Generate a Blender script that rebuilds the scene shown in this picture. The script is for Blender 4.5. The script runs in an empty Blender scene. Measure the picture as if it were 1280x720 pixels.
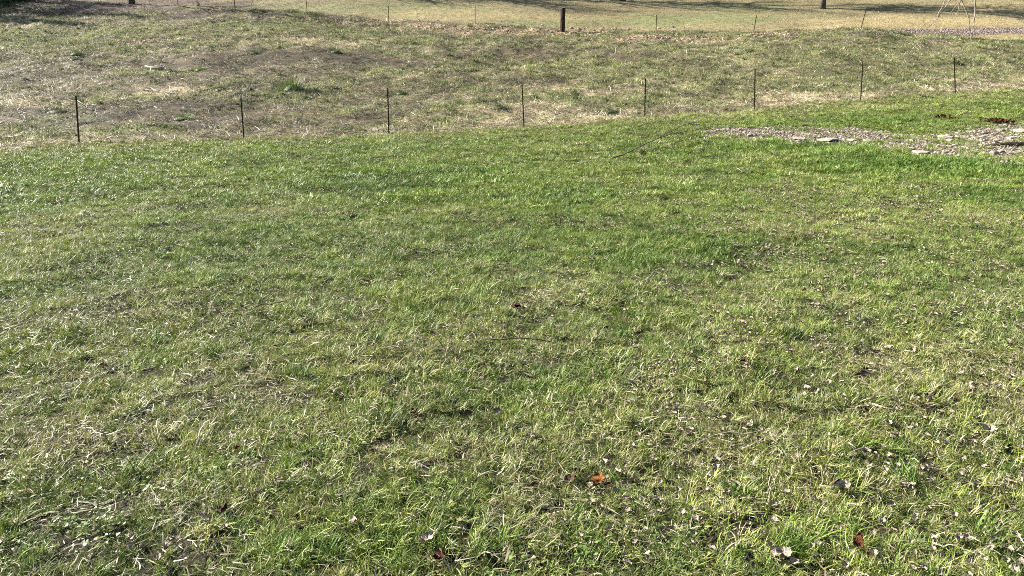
import bpy, math, random
import numpy as np
from mathutils import Vector, Matrix

random.seed(7)
rng = np.random.default_rng(11)
scene = bpy.context.scene
C = scene.collection
R = math.radians

# ------------------------------------------------------------------ camera, sky, sun, exposure
F = 950.0                       # focal length in pixels of a 1280 px wide picture
PITCH = R(15.0)
EYE = 1.60
cam_d = bpy.data.cameras.new('camera')
cam_d.sensor_width = 36.0
cam_d.lens = 36.0 * F / 1280.0
cam_d.clip_start = 0.05
cam_d.clip_end = 2000.0
cam = bpy.data.objects.new('camera', cam_d)
cam.location = (0, 0, EYE)
cam.rotation_euler = (R(90) - PITCH, 0, 0)
C.objects.link(cam)
scene.camera = cam

SUN_EL, SUN_AZ = R(30.0), R(-66.0)          # azimuth from +Y (view direction), negative = to the left
world = bpy.data.worlds.new('World')
scene.world = world
world.use_nodes = True
wn = world.node_tree
bg = wn.nodes['Background']
sky = wn.nodes.new('ShaderNodeTexSky')
sky.sky_type = 'NISHITA'
sky.sun_disc = False
sky.sun_elevation = SUN_EL
sky.sun_rotation = SUN_AZ
sky.air_density = 1.0
sky.dust_density = 1.0
wn.links.new(sky.outputs[0], bg.inputs['Color'])
bg.inputs['Strength'].default_value = 0.05

sun_d = bpy.data.lights.new('sun', 'SUN')
sun_d.energy = 5.0
sun_d.angle = R(0.53)
sun_d.color = (1.0, 0.95, 0.86)
sun = bpy.data.objects.new('sun', sun_d)
sd = Vector((math.sin(SUN_AZ) * math.cos(SUN_EL), math.cos(SUN_AZ) * math.cos(SUN_EL), math.sin(SUN_EL)))
sun.rotation_euler = sd.to_track_quat('Z', 'Y').to_euler()
sun.location = sd * 80
C.objects.link(sun)

vs = scene.view_settings
vs.view_transform = 'Standard'
vs.look = 'None'
vs.exposure = 2.45
vs.gamma = 1.0
vs.use_curve_mapping = False
scene.cycles.use_denoising = False
scene.cycles.filter_width = 1.0
scene.cycles.max_bounces = 4
scene.cycles.diffuse_bounces = 2
scene.cycles.glossy_bounces = 2
scene.cycles.transmission_bounces = 3
scene.cycles.sample_clamp_indirect = 4.0

# ------------------------------------------------------------------ noise
def _hash(ix, iy, seed):
    h = (ix.astype(np.int64) * 374761393 + iy.astype(np.int64) * 668265263 + seed * 1442695041) & 0xffffffff
    h = ((h ^ (h >> 13)) * 1274126177) & 0xffffffff
    h = (h ^ (h >> 16)) & 0xffffffff
    return h.astype(np.float64) / 4294967295.0

def vnoise(x, y, s, seed=0):
    x = np.asarray(x, float) / s; y = np.asarray(y, float) / s
    ix = np.floor(x); iy = np.floor(y)
    fx = x - ix; fy = y - iy
    fx = fx * fx * (3 - 2 * fx); fy = fy * fy * (3 - 2 * fy)
    a = _hash(ix, iy, seed); b = _hash(ix + 1, iy, seed); c = _hash(ix, iy + 1, seed); d = _hash(ix + 1, iy + 1, seed)
    return (a * (1 - fx) + b * fx) * (1 - fy) + (c * (1 - fx) + d * fx) * fy

def fbm(x, y, s, seed=0, oct=3):
    x = np.asarray(x, float); y = np.asarray(y, float)
    t = 0; a = 1.0; n = 0
    for k in range(oct):
        t = t + a * vnoise(x * .8 + y * .6, y * .8 - x * .6, s, seed + 17 * k); n += a; a *= .5; s *= .47
    return t / n

def sstep(a, b, x):
    t = np.clip((x - a) / (b - a), 0, 1)
    return t * t * (3 - 2 * t)

# ------------------------------------------------------------------ terrain: a lawn, a fence, a hill that climbs behind it
cp, sp = math.cos(PITCH), math.sin(PITCH)

def unproject(px, py, depth):
    u = (px - 640) / F; v = (360 - py) / F
    return np.array([u * depth, (cp + v * sp) * depth, EYE + (-sp + v * cp) * depth])

NEAR_PX = [(99, 182), (305, 175), (486, 167), (655, 160), (806, 147), (943, 138), (1076, 125), (1194, 116)]
near_pts = [unproject(px, py, 20.5 * (1 + .054 * i)) for i, (px, py) in enumerate(NEAR_PX)]
FAR_PX = [(223, 10), (294, 14), (384, 16), (486, 27), (594, 32), (703, 38), (820, 40), (942, 40), (1076, 38)]
far_pts = [unproject(px, py, 53.5 * (1 - .0283 * i)) for i, (px, py) in enumerate(FAR_PX)]

def linfit(pts):
    P = np.array(pts); A = np.c_[P[:, 0], np.ones(len(P))]
    ky = np.linalg.lstsq(A, P[:, 1], rcond=None)[0]
    kz = np.linalg.lstsq(A, P[:, 2], rcond=None)[0]
    return ky, kz
nky, nkz = linfit(near_pts)
fky, fkz = linfit(far_pts)

ctrl = [tuple(p) for p in near_pts] + [tuple(p) for p in far_pts]
for x in (-70, -45, -25, -17, 24, 34, 50, 75):
    ctrl.append((x, nky[0] * x + nky[1], np.clip(nkz[0] * x + nkz[1], -.9, 2.6)))
for x in (-80, -55, -38, 28, 42, 60, 80):
    ctrl.append((x, fky[0] * x + fky[1], np.clip(fkz[0] * x + fkz[1], 3.0, 7.5)))
for x in (-60, -30, -14, -6, -2.5, 0, 2.5, 6, 14, 30, 60):
    for y in (-25, -8, 0, 4, 8):
        ctrl.append((x, y, .012 * np.clip(x, -15, 15) * (1 if y > 0 else .6)))
for x in (-90, -50, -25, 0, 25, 50, 90):
    yf = fky[0] * x + fky[1]; zf = np.clip(fkz[0] * x + fkz[1], 3, 7.5)
    ctrl.append((x, yf + 14, zf + 14 * .235))
    ctrl.append((x, yf + 60, zf + 60 * .20))
    ctrl.append((x, yf + 130, zf + 130 * .15))
ctrl = np.array(ctrl, float)

def tps_kernel(r2):
    return r2 * np.log(r2 + 1e-9) * .5
def tps_fit(P):
    n = len(P); d2 = ((P[:, None, :2] - P[None, :, :2]) ** 2).sum(-1)
    K = tps_kernel(d2) + np.eye(n) * 4.0
    Q = np.c_[np.ones(n), P[:, :2]]
    A = np.zeros((n + 3, n + 3)); A[:n, :n] = K; A[:n, n:] = Q; A[n:, :n] = Q.T
    b = np.zeros(n + 3); b[:n] = P[:, 2]
    return np.linalg.solve(A, b)
TPSW = tps_fit(ctrl)

def near_s(x, y):          # metres beyond the near fence line (negative on the lawn)
    return (y - nky[0] * x - nky[1]) / math.hypot(1, nky[0])
def far_s(x, y):
    return (y - fky[0] * x - fky[1]) / math.hypot(1, fky[0])

def height0(x, y):
    x = np.asarray(x, float); y = np.asarray(y, float); shp = x.shape
    xf = x.ravel(); yf = y.ravel(); out = np.empty(len(xf))
    n = len(ctrl)
    for i in range(0, len(xf), 20000):
        a = xf[i:i + 20000]; b = yf[i:i + 20000]
        d2 = (a[:, None] - ctrl[None, :, 0]) ** 2 + (b[:, None] - ctrl[None, :, 1]) ** 2
        out[i:i + 20000] = tps_kernel(d2) @ TPSW[:n] + TPSW[n] + TPSW[n + 1] * a + TPSW[n + 2] * b
    return out.reshape(shp)

def relief(x, y):
    s = near_s(x, y)
    lawn = 1 - sstep(-.6, .8, s)
    h = lawn * ((fbm(x, y, 1.3, 3, 2) - .5) * .07 + (vnoise(x, y, .42, 5) - .5) * .03)
    far = sstep(0, 1.5, far_s(x, y))
    h = h + (1 - lawn) * (1 - far * .75) * ((fbm(x, y, 2.4, 8, 3) - .5) * .34 + (vnoise(x, y, .8, 9) - .5) * .16)
    h = h - .06 * np.exp(-((s - .5) / .5) ** 2)          # mown edge steps down to the fence foot
    return h

# the height field is evaluated once on the sheet's own grid, everything else is read off that sheet
def warp(n, lo, hi, mid, pw):
    t = np.linspace(-1, 1, n)
    g = np.sign(t) * np.abs(t) ** pw
    return np.where(g < 0, mid + g * (mid - lo), mid + g * (hi - mid))
gx = warp(331, -130, 130, 0, 1.9)
gy = np.r_[np.linspace(-30, -2, 15)[:-1], np.arange(-2, 30, .13), np.linspace(30, 62, 150), np.linspace(62.6, 190, 60)]
GX, GY = np.meshgrid(gx, gy)
GZ = height0(GX, GY) + relief(GX, GY)

def height(x, y):
    x = np.asarray(x, float); y = np.asarray(y, float)
    i = np.clip(np.searchsorted(gx, x) - 1, 0, len(gx) - 2); j = np.clip(np.searchsorted(gy, y) - 1, 0, len(gy) - 2)
    u = np.clip((x - gx[i]) / (gx[i + 1] - gx[i]), 0, 1); v = np.clip((y - gy[j]) / (gy[j + 1] - gy[j]), 0, 1)
    return (GZ[j, i] * (1 - u) + GZ[j, i + 1] * u) * (1 - v) + (GZ[j + 1, i] * (1 - u) + GZ[j + 1, i + 1] * u) * v

def normal(x, y, e=.25):
    dx = (height(x + e, y) - height(x - e, y)) / (2 * e); dy = (height(x, y + e) - height(x, y - e)) / (2 * e)
    return dx, dy

def ground_at(px, py):
    """where a line of sight of the photograph meets the ground"""
    d = np.linspace(1.2, 130, 6000)
    u = (px - 640) / F; v = (360 - py) / F
    X = u * d; Y = (cp + v * sp) * d; Z = EYE + (-sp + v * cp) * d
    below = np.nonzero(Z < height(X, Y))[0]
    k = below[0] if len(below) else len(d) - 1
    return np.array([X[k], Y[k], float(height(X[k], Y[k]))])

def patch(px, py, rx, ry):
    """an oval of ground: centre, half width, half depth in metres"""
    c = ground_at(px, py); D = c[1]
    a = ground_at(px, py + ry); b = ground_at(px, py - ry)
    return c[0], c[1], rx * D / F, max(.25, abs(b[1] - a[1]) * .5)
def in_patches(x, y, plist, seed=0):
    m = np.zeros_like(x)
    brk = .68 + .32 * sstep(.32, .55, fbm(x * .6, y, 1.1, 47, 3)) if seed == 1 else 1.0
    wob = (fbm(x, y, 1.6, 40 + seed, 3) - .5) * 1.5
    for (cx, cy, rx, ry, w) in plist:
        r = np.sqrt(((x - cx) / rx) ** 2 + ((y - cy) / ry) ** 2) + wob
        m = np.maximum(m, min(w, 1.0) * (1 - sstep(.45, 1.3, r)))
    return m * brk
def plist(rows):
    return [patch(a, b, c, d) + (w,) for a, b, c, d, w in rows]

# gravel wash in the lawn: outline in metres
GR_TOP = [(876, 164), (960, 158), (1060, 160), (1115, 166), (1160, 169), (1215, 163), (1250, 156), (1300, 151)]
GR_BOT = [(876, 167), (925, 174), (1000, 179), (1075, 184), (1130, 192), (1200, 198), (1240, 205), (1262, 214), (1300, 226)]
gravel_poly = np.array([ground_at(*p)[:2] for p in GR_TOP] + [ground_at(*p)[:2] for p in GR_BOT[::-1]])
def poly_dist(x, y, P):
    """signed distance to polygon, negative inside"""
    x = np.asarray(x, float); y = np.asarray(y, float)
    d = np.full(x.shape, 1e9); ins = np.zeros(x.shape, bool)
    n = len(P)
    for k in range(n):
        ax, ay = P[k]; bx, by = P[(k + 1) % n]
        ex, ey = bx - ax, by - ay
        t = np.clip(((x - ax) * ex + (y - ay) * ey) / (ex * ex + ey * ey + 1e-9), 0, 1)
        d = np.minimum(d, np.hypot(x - ax - t * ex, y - ay - t * ey))
        cond = ((ay > y) != (by > y)) & (x < (bx - ax) * (y - ay) / (by - ay + 1e-12) + ax)
        ins ^= cond
    return np.where(ins, -d, d)
def gravel_mask(x, y):
    return 1 - sstep(-.16, .12, poly_dist(x, y, gravel_poly) - .13 + (fbm(x, y, .45, 61, 3) - .5) * 1.05)

DRV = [(1080, 44, 1.0), (1130, 42, 1.6), (1190, 39.5, 2.2), (1240, 38.5, 2.6), (1300, 37, 3.0)]
drive_pts = [ground_at(a, b) for a, b, _ in DRV]
def drive_mask(x, y):
    d = np.full(np.shape(x), 1e9)
    for (p, q) in zip(drive_pts[:-1], drive_pts[1:]):
        ex, ey = q[0] - p[0], q[1] - p[1]
        t = np.clip(((x - p[0]) * ex + (y - p[1]) * ey) / (ex * ex + ey * ey), 0, 1.6 if q is drive_pts[-1] else 1)
        d = np.minimum(d, np.hypot(x - p[0] - t * ex, y - p[1] - t * ey))
    return 1 - sstep(.55, .95, d + (fbm(x, y, .7, 63) - .5) * .6)

P_BROWN = plist([(230, 118, 270, 34, .45), (60, 100, 110, 16, .4), (330, 76, 190, 15, 1.0), (200, 142, 240, 22, 1.0), (120, 84, 140, 12, .7), (40, 92, 55, 14, .7), (430, 73, 70, 9, .9), (640, 70, 110, 9, .55),
                 (300, 100, 120, 8, .5), (60, 150, 60, 18, .5), (300, 158, 90, 10, .6), (820, 68, 60, 6, .5), (560, 105, 70, 12, .4), (250, 19, 70, 6, 1.0), (110, 8, 170, 8, 1.0), (730, 98, 90, 8, .4), (150, 12, 120, 6, .7)])
P_STRAW = plist([(380, 53, 100, 6, .9), (200, 116, 60, 6, .8), (40, 126, 50, 6, .8), (760, 112, 120, 8, .6), (990, 122, 90, 9, .8), (1200, 100, 80, 6, .7),
                 (640, 140, 90, 8, .7), (760, 150, 100, 6, .8), (900, 72, 90, 6, .6), (560, 22, 70, 6, .5)])
P_GREEN = plist([(70, 48, 100, 13, .8), (300, 33, 120, 7, .6), (570, 130, 45, 5, 1.0), (60, 160, 70, 10, .5), (160, 160, 60, 6, .6), (360, 118, 60, 14, .6), (1000, 70, 160, 9, .6),
                 (1030, 105, 100, 8, .7), (1220, 75, 90, 9, .6), (740, 125, 80, 8, .55), (470, 45, 100, 9, .5), (850, 90, 90, 6, .4), (840, 128, 60, 8, .6)])
P_CLOD = plist([(560, 35, 90, 5, .9), (690, 43, 110, 5, 1.0), (820, 46, 90, 5, .9), (430, 26, 90, 5, .7), (175, 53, 30, 4, .8), (960, 44, 60, 4, .5)])
P_GOLD = plist([(1150, 28, 130, 9, 1.0), (250, 4, 70, 5, .9), (1240, 46, 60, 5, .7), (1060, 34, 50, 8, .7), (1240, 10, 90, 9, .5), (560, 18, 90, 8, .55), (700, 22, 80, 6, .4)])
P_LITTER = plist([(130, 6, 190, 10, 1.0), (20, 4, 90, 9, 1.0), (250, 17, 70, 6, .7)])
P_HGREEN = plist([(480, 10, 110, 8, .5), (330, 12, 100, 7, .7), (700, 29, 110, 6, .45), (860, 25, 110, 9, .8), (420, 8, 60, 5, .6), (930, 8, 60, 6, .6)])
P_LYEL = plist([(20, 300, 120, 60, .8), (120, 395, 130, 30, .8), (330, 262, 60, 14, .8), (560, 265, 40, 6, .9), (470, 450, 120, 25, .9), (60, 560, 140, 40, .7), (990, 200, 60, 8, .8),
                (1020, 285, 110, 20, .7), (600, 575, 90, 25, .8), (1150, 460, 140, 50, .7), (940, 600, 130, 40, .6), (340, 540, 110, 30, .5), (1220, 270, 80, 14, .6), (700, 375, 70, 14, .7), (700, 186, 60, 6, .6), (250, 620, 120, 40, .5)])
P_LGREEN = plist([(1130, 212, 150, 18, 1.0), (960, 186, 110, 8, .8), (1060, 200, 110, 12, .8), (500, 230, 220, 26, .5), (690, 240, 120, 22, .5), (700, 480, 130, 26, .5), (1080, 155, 130, 8, .35),
                  (520, 380, 90, 20, .5), (1270, 250, 60, 14, .9), (840, 320, 120, 24, .5), (520, 620, 80, 24, .5)])

# ------------------------------------------------------------------ materials
def new_mat(name):
    m = bpy.data.materials.new(name); m.use_nodes = True
    nt = m.node_tree
    return m, nt, nt.nodes['Principled BSDF'], nt.nodes['Material Output']
def N(nt, t, **kw):
    n = nt.nodes.new(t)
    for k, v in kw.items(): setattr(n, k, v)
    return n
def ramp(nt, fac, stops):
    r = N(nt, 'ShaderNodeValToRGB'); e = r.color_ramp.elements
    e[0].position, e[0].color = stops[0][0], (*stops[0][1], 1)
    e[1].position, e[1].color = stops[-1][0], (*stops[-1][1], 1)
    for p, c in stops[1:-1]:
        q = e.new(p); q.color = (*c, 1)
    nt.links.new(fac, r.inputs[0]); return r.outputs[0]
def noise_tex(nt, scale, detail=5, rough=.6, coord='Object'):
    tc = N(nt, 'ShaderNodeTexCoord'); t = N(nt, 'ShaderNodeTexNoise')
    t.inputs['Scale'].default_value = scale; t.inputs['Detail'].default_value = detail; t.inputs['Roughness'].default_value = rough
    nt.links.new(tc.outputs[coord], t.inputs['Vector']); return t.outputs['Fac']
def mixc(nt, fac, a, b, mode='MIX'):
    m = N(nt, 'ShaderNodeMix', data_type='RGBA', blend_type=mode)
    for sock, v in ((m.inputs[0], fac), (m.inputs[6], a), (m.inputs[7], b)):
        if isinstance(v, (int, float)): sock.default_value = v
        elif isinstance(v, tuple): sock.default_value = (*v, 1)
        else: nt.links.new(v, sock)
    return m.outputs[2]
def bump(nt, bsdf, h, strength=.5, dist=.02):
    b = N(nt, 'ShaderNodeBump'); b.inputs['Strength'].default_value = strength; b.inputs['Distance'].default_value = dist
    nt.links.new(h, b.inputs['Height']); nt.links.new(b.outputs[0], bsdf.inputs['Normal'])
def math_n(nt, op, a, b):
    m = N(nt, 'ShaderNodeMath', operation=op)
    for s, v in ((m.inputs[0], a), (m.inputs[1], b)):
        if isinstance(v, (int, float)): s.default_value = v
        else: nt.links.new(v, s)
    return m.outputs[0]

def mat_blades(name, straw, transl=.17, spec=.17, rough=.52):
    """leaf blades: colour of the spot they grow at, some blades dead"""
    m, nt, b, out = new_mat(name)
    tint = N(nt, 'ShaderNodeAttribute', attribute_type='INSTANCER', attribute_name='tint')
    dry = N(nt, 'ShaderNodeAttribute', attribute_type='INSTANCER', attribute_name='dry')
    rnd = N(nt, 'ShaderNodeAttribute', attribute_type='GEOMETRY', attribute_name='rnd')
    shade = N(nt, 'ShaderNodeAttribute', attribute_type='GEOMETRY', attribute_name='vary')
    strawc = ramp(nt, shade.outputs['Fac'], straw)
    val = ramp(nt, shade.outputs['Fac'], [(0, (.62, .66, .55)), (.5, (1, 1, 1)), (1, (1.45, 1.3, 1.25))])
    pos = N(nt, 'ShaderNodeNewGeometry'); pn = N(nt, 'ShaderNodeTexNoise'); pn.inputs['Scale'].default_value = 6.0; pn.inputs['Detail'].default_value = 3
    nt.links.new(pos.outputs['Position'], pn.inputs['Vector'])
    spot = ramp(nt, pn.outputs['Fac'], [(.32, (.85, .92, .92)), (.5, (1, 1, 1)), (.68, (1.18, 1.08, .98))])
    green = mixc(nt, 1.0, mixc(nt, 1.0, tint.outputs['Color'], val, 'MULTIPLY'), spot, 'MULTIPLY')
    dryn = math_n(nt, 'MULTIPLY_ADD', pn.outputs['Fac'], .6); dryn.node.inputs[2].default_value = -.30
    dryl = math_n(nt, 'ADD', dry.outputs['Fac'], dryn)
    isdead = math_n(nt, 'LESS_THAN', rnd.outputs['Fac'], dryl)
    tone = N(nt, 'ShaderNodeAttribute', attribute_type='INSTANCER', attribute_name='tone')
    col = mixc(nt, 1.0, mixc(nt, isdead, green, strawc), tone.outputs['Color'], 'MULTIPLY')
    nt.links.new(col, b.inputs['Base Color'])
    b.inputs['Roughness'].default_value = rough
    b.inputs['Specular IOR Level'].default_value = spec
    tr = N(nt, 'ShaderNodeBsdfTranslucent'); nt.links.new(mixc(nt, 1.0, col, (1.0, 1.05, .6), 'MULTIPLY'), tr.inputs['Color'])
    mx = N(nt, 'ShaderNodeMixShader'); mx.inputs[0].default_value = transl
    nt.links.new(b.outputs[0], mx.inputs[1]); nt.links.new(tr.outputs[0], mx.inputs[2])
    nt.links.new(mx.outputs[0], out.inputs['Surface'])
    return m
STRAW = [(0, (.11, .085, .045)), (.35, (.24, .195, .11)), (.75, (.37, .325, .215)), (1, (.52, .485, .385))]
STRAWF = [(0, (.10, .078, .05)), (.35, (.22, .18, .115)), (.75, (.34, .295, .20)), (1, (.47, .43, .335))]
M_LAWN = mat_blades('lawn_blades', STRAW)
M_FIELD = mat_blades('field_blades', STRAWF, .22, .16, .6)

def mat_ground():
    m, nt, b, out = new_mat('ground_soil')
    a = N(nt, 'ShaderNodeAttribute', attribute_type='GEOMETRY', attribute_name='soil')
    n1 = noise_tex(nt, 9, 8, .75); n2 = noise_tex(nt, 55, 5, .7)
    v = ramp(nt, n1, [(.28, (.45, .45, .45)), (.5, (1, 1, 1)), (.72, (1.45, 1.42, 1.35))])
    v2 = ramp(nt, n2, [(.3, (.5, .5, .5)), (.55, (1, 1, 1)), (.75, (1.5, 1.45, 1.35))])
    c = mixc(nt, 1.0, mixc(nt, 1.0, a.outputs['Color'], v, 'MULTIPLY'), v2, 'MULTIPLY')
    nt.links.new(c, b.inputs['Base Color']); b.inputs['Roughness'].default_value = .95; b.inputs['Specular IOR Level'].default_value = .1
    bump(nt, b, n2, .8, .03)
    return m
M_GROUND = mat_ground()

def mat_solid(name, stops, scale=20, rough=.85, spec=.2, bmp=.4, dist=.01, detail=6, inst=False, transl=0):
    m, nt, b, out = new_mat(name)
    n = noise_tex(nt, scale, detail)
    c = ramp(nt, n, stops)
    if inst:
        t = N(nt, 'ShaderNodeAttribute', attribute_type='INSTANCER', attribute_name='tint')
        c = mixc(nt, 1.0, t.outputs['Color'], c, 'MULTIPLY')
    nt.links.new(c, b.inputs['Base Color']); b.inputs['Roughness'].default_value = rough; b.inputs['Specular IOR Level'].default_value = spec
    if bmp: bump(nt, b, n, bmp, dist)
    if transl:
        tr = N(nt, 'ShaderNodeBsdfTranslucent'); nt.links.new(c, tr.inputs['Color'])
        mx = N(nt, 'ShaderNodeMixShader'); mx.inputs[0].default_value = transl
        nt.links.new(b.outputs[0], mx.inputs[1]); nt.links.new(tr.outputs[0], mx.inputs[2]); nt.links.new(mx.outputs[0], out.inputs['Surface'])
    return m
M_STONE = mat_solid('pale_stone', [(.3, (.12, .10, .08)), (.5, (.19, .165, .13)), (.7, (.28, .255, .215))], 9, .9, .2, .5, .02)
M_CHIP = mat_solid('gravel_chips', [(.3, (.6, .6, .6)), (.5, (1, 1, 1)), (.7, (1.25, 1.25, 1.25))], 30, .9, .2, 0, inst=True)
M_STEEL = mat_solid('weathered_steel', [(.35, (.013, .010, .008)), (.55, (.026, .019, .014)), (.75, (.06, .034, .02))], 14, .8, .15, .3, .003)
M_TIP = mat_solid('worn_pale_paint', [(.35, (.14, .13, .11)), (.6, (.30, .29, .26))], 40, .6, .3, .2, .002)
M_WOODPOST = mat_solid('dark_post_wood', [(.3, (.010, .007, .006)), (.55, (.022, .015, .011)), (.75, (.05, .034, .024))], 18, .9, .1, .6, .01)
M_BARK = mat_solid('bark', [(.3, (.03, .023, .018)), (.5, (.07, .055, .045)), (.7, (.14, .115, .095))], 12, .95, .1, .8, .02)
M_TWIG = mat_solid('grey_twig', [(.3, (.08, .06, .045)), (.5, (.17, .14, .11)), (.7, (.30, .26, .21))], 16, .85, .2, .3, .004)
M_DTWIG = mat_solid('dark_twig', [(.3, (.03, .024, .018)), (.55, (.07, .055, .042)), (.75, (.16, .13, .10))], 18, .85, .2, .3, .004)
M_LOG = mat_solid('rotten_wood', [(.3, (.012, .010, .008)), (.55, (.035, .026, .02)), (.8, (.12, .09, .06))], 10, .95, .1, .9, .03)
M_PALEWOOD = mat_solid('bleached_wood', [(.3, (.13, .11, .085)), (.55, (.24, .21, .17)), (.75, (.34, .31, .27))], 14, .9, .15, .5, .01)
def leaf_mat(name, a, b, c, tr=.3): return mat_solid(name, [(.3, a), (.5, b), (.7, c)], 7, .85, .08, .5, .05, transl=tr)
M_PALELEAF = leaf_mat('pale_dead_leaf', (.09, .069, .047), (.26, .218, .16), (.46, .41, .325), .15)
M_ORANGE = leaf_mat('orange_leaf', (.07, .028, .009), (.16, .066, .018), (.22, .11, .04), .25)
M_RUST = leaf_mat('russet_leaf', (.03, .011, .006), (.07, .026, .010), (.13, .055, .024), .2)
M_DARKLEAF = leaf_mat('dark_leaf', (.02, .013, .010), (.05, .03, .02), (.10, .06, .045), .1)
M_RED = leaf_mat('dark_red_leaf', (.015, .004, .0035), (.034, .007, .006), (.06, .016, .011), .2)

# ------------------------------------------------------------------ helpers
def mesh_obj(name, V, faces, mat, parent=None, smooth=False, loc=None, rot=None):
    me = bpy.data.meshes.new(name); me.from_pydata([tuple(map(float, v)) for v in V], [], faces); me.update()
    if mat: me.materials.append(mat)
    if smooth: me.polygons.foreach_set('use_smooth', [True] * len(me.polygons))
    o = bpy.data.objects.new(name, me); C.objects.link(o)
    if parent: o.parent = parent
    if loc is not None: o.location = loc
    if rot is not None: o.rotation_euler = rot
    return o
def tag(o, label=None, cat=None, group=None, kind=None):
    if label: o['label'] = label
    if cat: o['category'] = cat
    if group: o['group'] = group
    if kind: o['kind'] = kind
    return o
def empty(name, loc, rz=0):
    e = bpy.data.objects.new(name, None); C.objects.link(e); e.empty_display_size = .2
    e.location = tuple(map(float, loc)); e.rotation_euler = (0, 0, rz); return e

def tube(V, Fc, pts, radii, n=6, cap=True):
    pts = [Vector(p) for p in pts]; base = len(V)
    up = Vector((.13, .31, .94))
    for i, p in enumerate(pts):
        d = (pts[min(i + 1, len(pts) - 1)] - pts[max(i - 1, 0)]).normalized()
        a = d.cross(up)
        if a.length < .05: a = d.cross(Vector((1, 0, 0)))
        a.normalize(); b = d.cross(a)
        for k in range(n):
            t = 2 * math.pi * k / n
            V.append(p + (a * math.cos(t) + b * math.sin(t)) * radii[i])
    for i in range(len(pts) - 1):
        for k in range(n):
            q = base + i * n
            Fc.append((q + k, q + (k + 1) % n, q + n + (k + 1) % n, q + n + k))
    if cap:
        Fc.append(tuple(base + k for k in range(n))[::-1]); q = base + (len(pts) - 1) * n
        Fc.append(tuple(q + k for k in range(n)))

# ------------------------------------------------------------------ ground sheet
def soil_colour(x, y):
    s = near_s(x, y); fs = far_s(x, y)
    field = sstep(-.3, .05, s + (fbm(x, y, .7, 71) - .5) * .4); hill = sstep(-.3, .6, fs)
    c_l = np.array([.022, .018, .011]); c_f = np.array([.17, .145, .082]); c_h = np.array([.165, .138, .072])
    lm = fbm(x, y, 1.1, 72)[..., None]
    col = c_l * (.7 + .7 * lm)
    f = c_f * (.75 + .5 * fbm(x, y, 3, 73)[..., None]) 
    br = in_patches(x, y, P_BROWN, 1)[..., None]; f = f * (1 - br) + np.array([.038, .027, .016]) * br
    gr = in_patches(x, y, P_GREEN, 2)[..., None]; f = f * (1 - .6 * gr) + np.array([.11, .13, .045]) * .6 * gr
    st = in_patches(x, y, P_STRAW, 3)[..., None]; f = f * (1 - st) + np.array([.38, .31, .19]) * st
    cl = in_patches(x, y, P_CLOD, 4)[..., None]; f = f * (1 - cl) + np.array([.27, .19, .12]) * cl
    h = c_h * (.55 + .5 * fbm(x, y, 4, 74)[..., None] + .45 * fbm(x * .35, y * 1.6, 1.6, 76)[..., None])
    go = in_patches(x, y, P_GOLD, 5)[..., None]; h = h * (1 - go) + np.array([.27, .21, .10]) * go
    hg = in_patches(x, y, P_HGREEN, 6)[..., None]; h = h * (1 - .7 * hg) + np.array([.13, .16, .06]) * .7 * hg
    col = col * (1 - field[..., None]) + f * field[..., None]
    col = col * (1 - hill[..., None]) + h * hill[..., None]
    li = in_patches(x, y, P_LITTER, 7)[..., None]; col = col * (1 - li) + np.array([.075, .054, .04]) * li
    dm = drive_mask(x, y)[..., None]; col = col * (1 - dm) + np.array([.12, .092, .076]) * dm
    gm = gravel_mask(x, y)[..., None]; col = col * (1 - gm) + np.array([.075, .058, .039]) * gm
    return col
ny_, nx_ = GX.shape
idx = np.arange(ny_ * nx_).reshape(ny_, nx_)
quads = np.stack([idx[:-1, :-1], idx[:-1, 1:], idx[1:, 1:], idx[1:, :-1]], -1).reshape(-1, 4)
me = bpy.data.meshes.new('ground')
me.vertices.add(ny_ * nx_); me.vertices.foreach_set('co', np.stack([GX, GY, GZ], -1).ravel().astype(np.float32))
me.loops.add(quads.size); me.loops.foreach_set('vertex_index', quads.ravel().astype(np.int32))
me.polygons.add(len(quads)); me.polygons.foreach_set('loop_start', np.arange(0, quads.size, 4, dtype=np.int32))
me.update(); me.validate()
me.polygons.foreach_set('use_smooth', np.ones(len(quads), bool))
sc_ = soil_colour(GX, GY).reshape(-1, 3)
at = me.attributes.new('soil', 'FLOAT_COLOR', 'POINT'); at.data.foreach_set('color', np.c_[sc_, np.ones(len(sc_))].ravel().astype(np.float32))
me.materials.append(M_GROUND)
ground = bpy.data.objects.new('ground', me); C.objects.link(ground); tag(ground, 'lawn soil, pasture and rising hillside', kind='structure')

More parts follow.
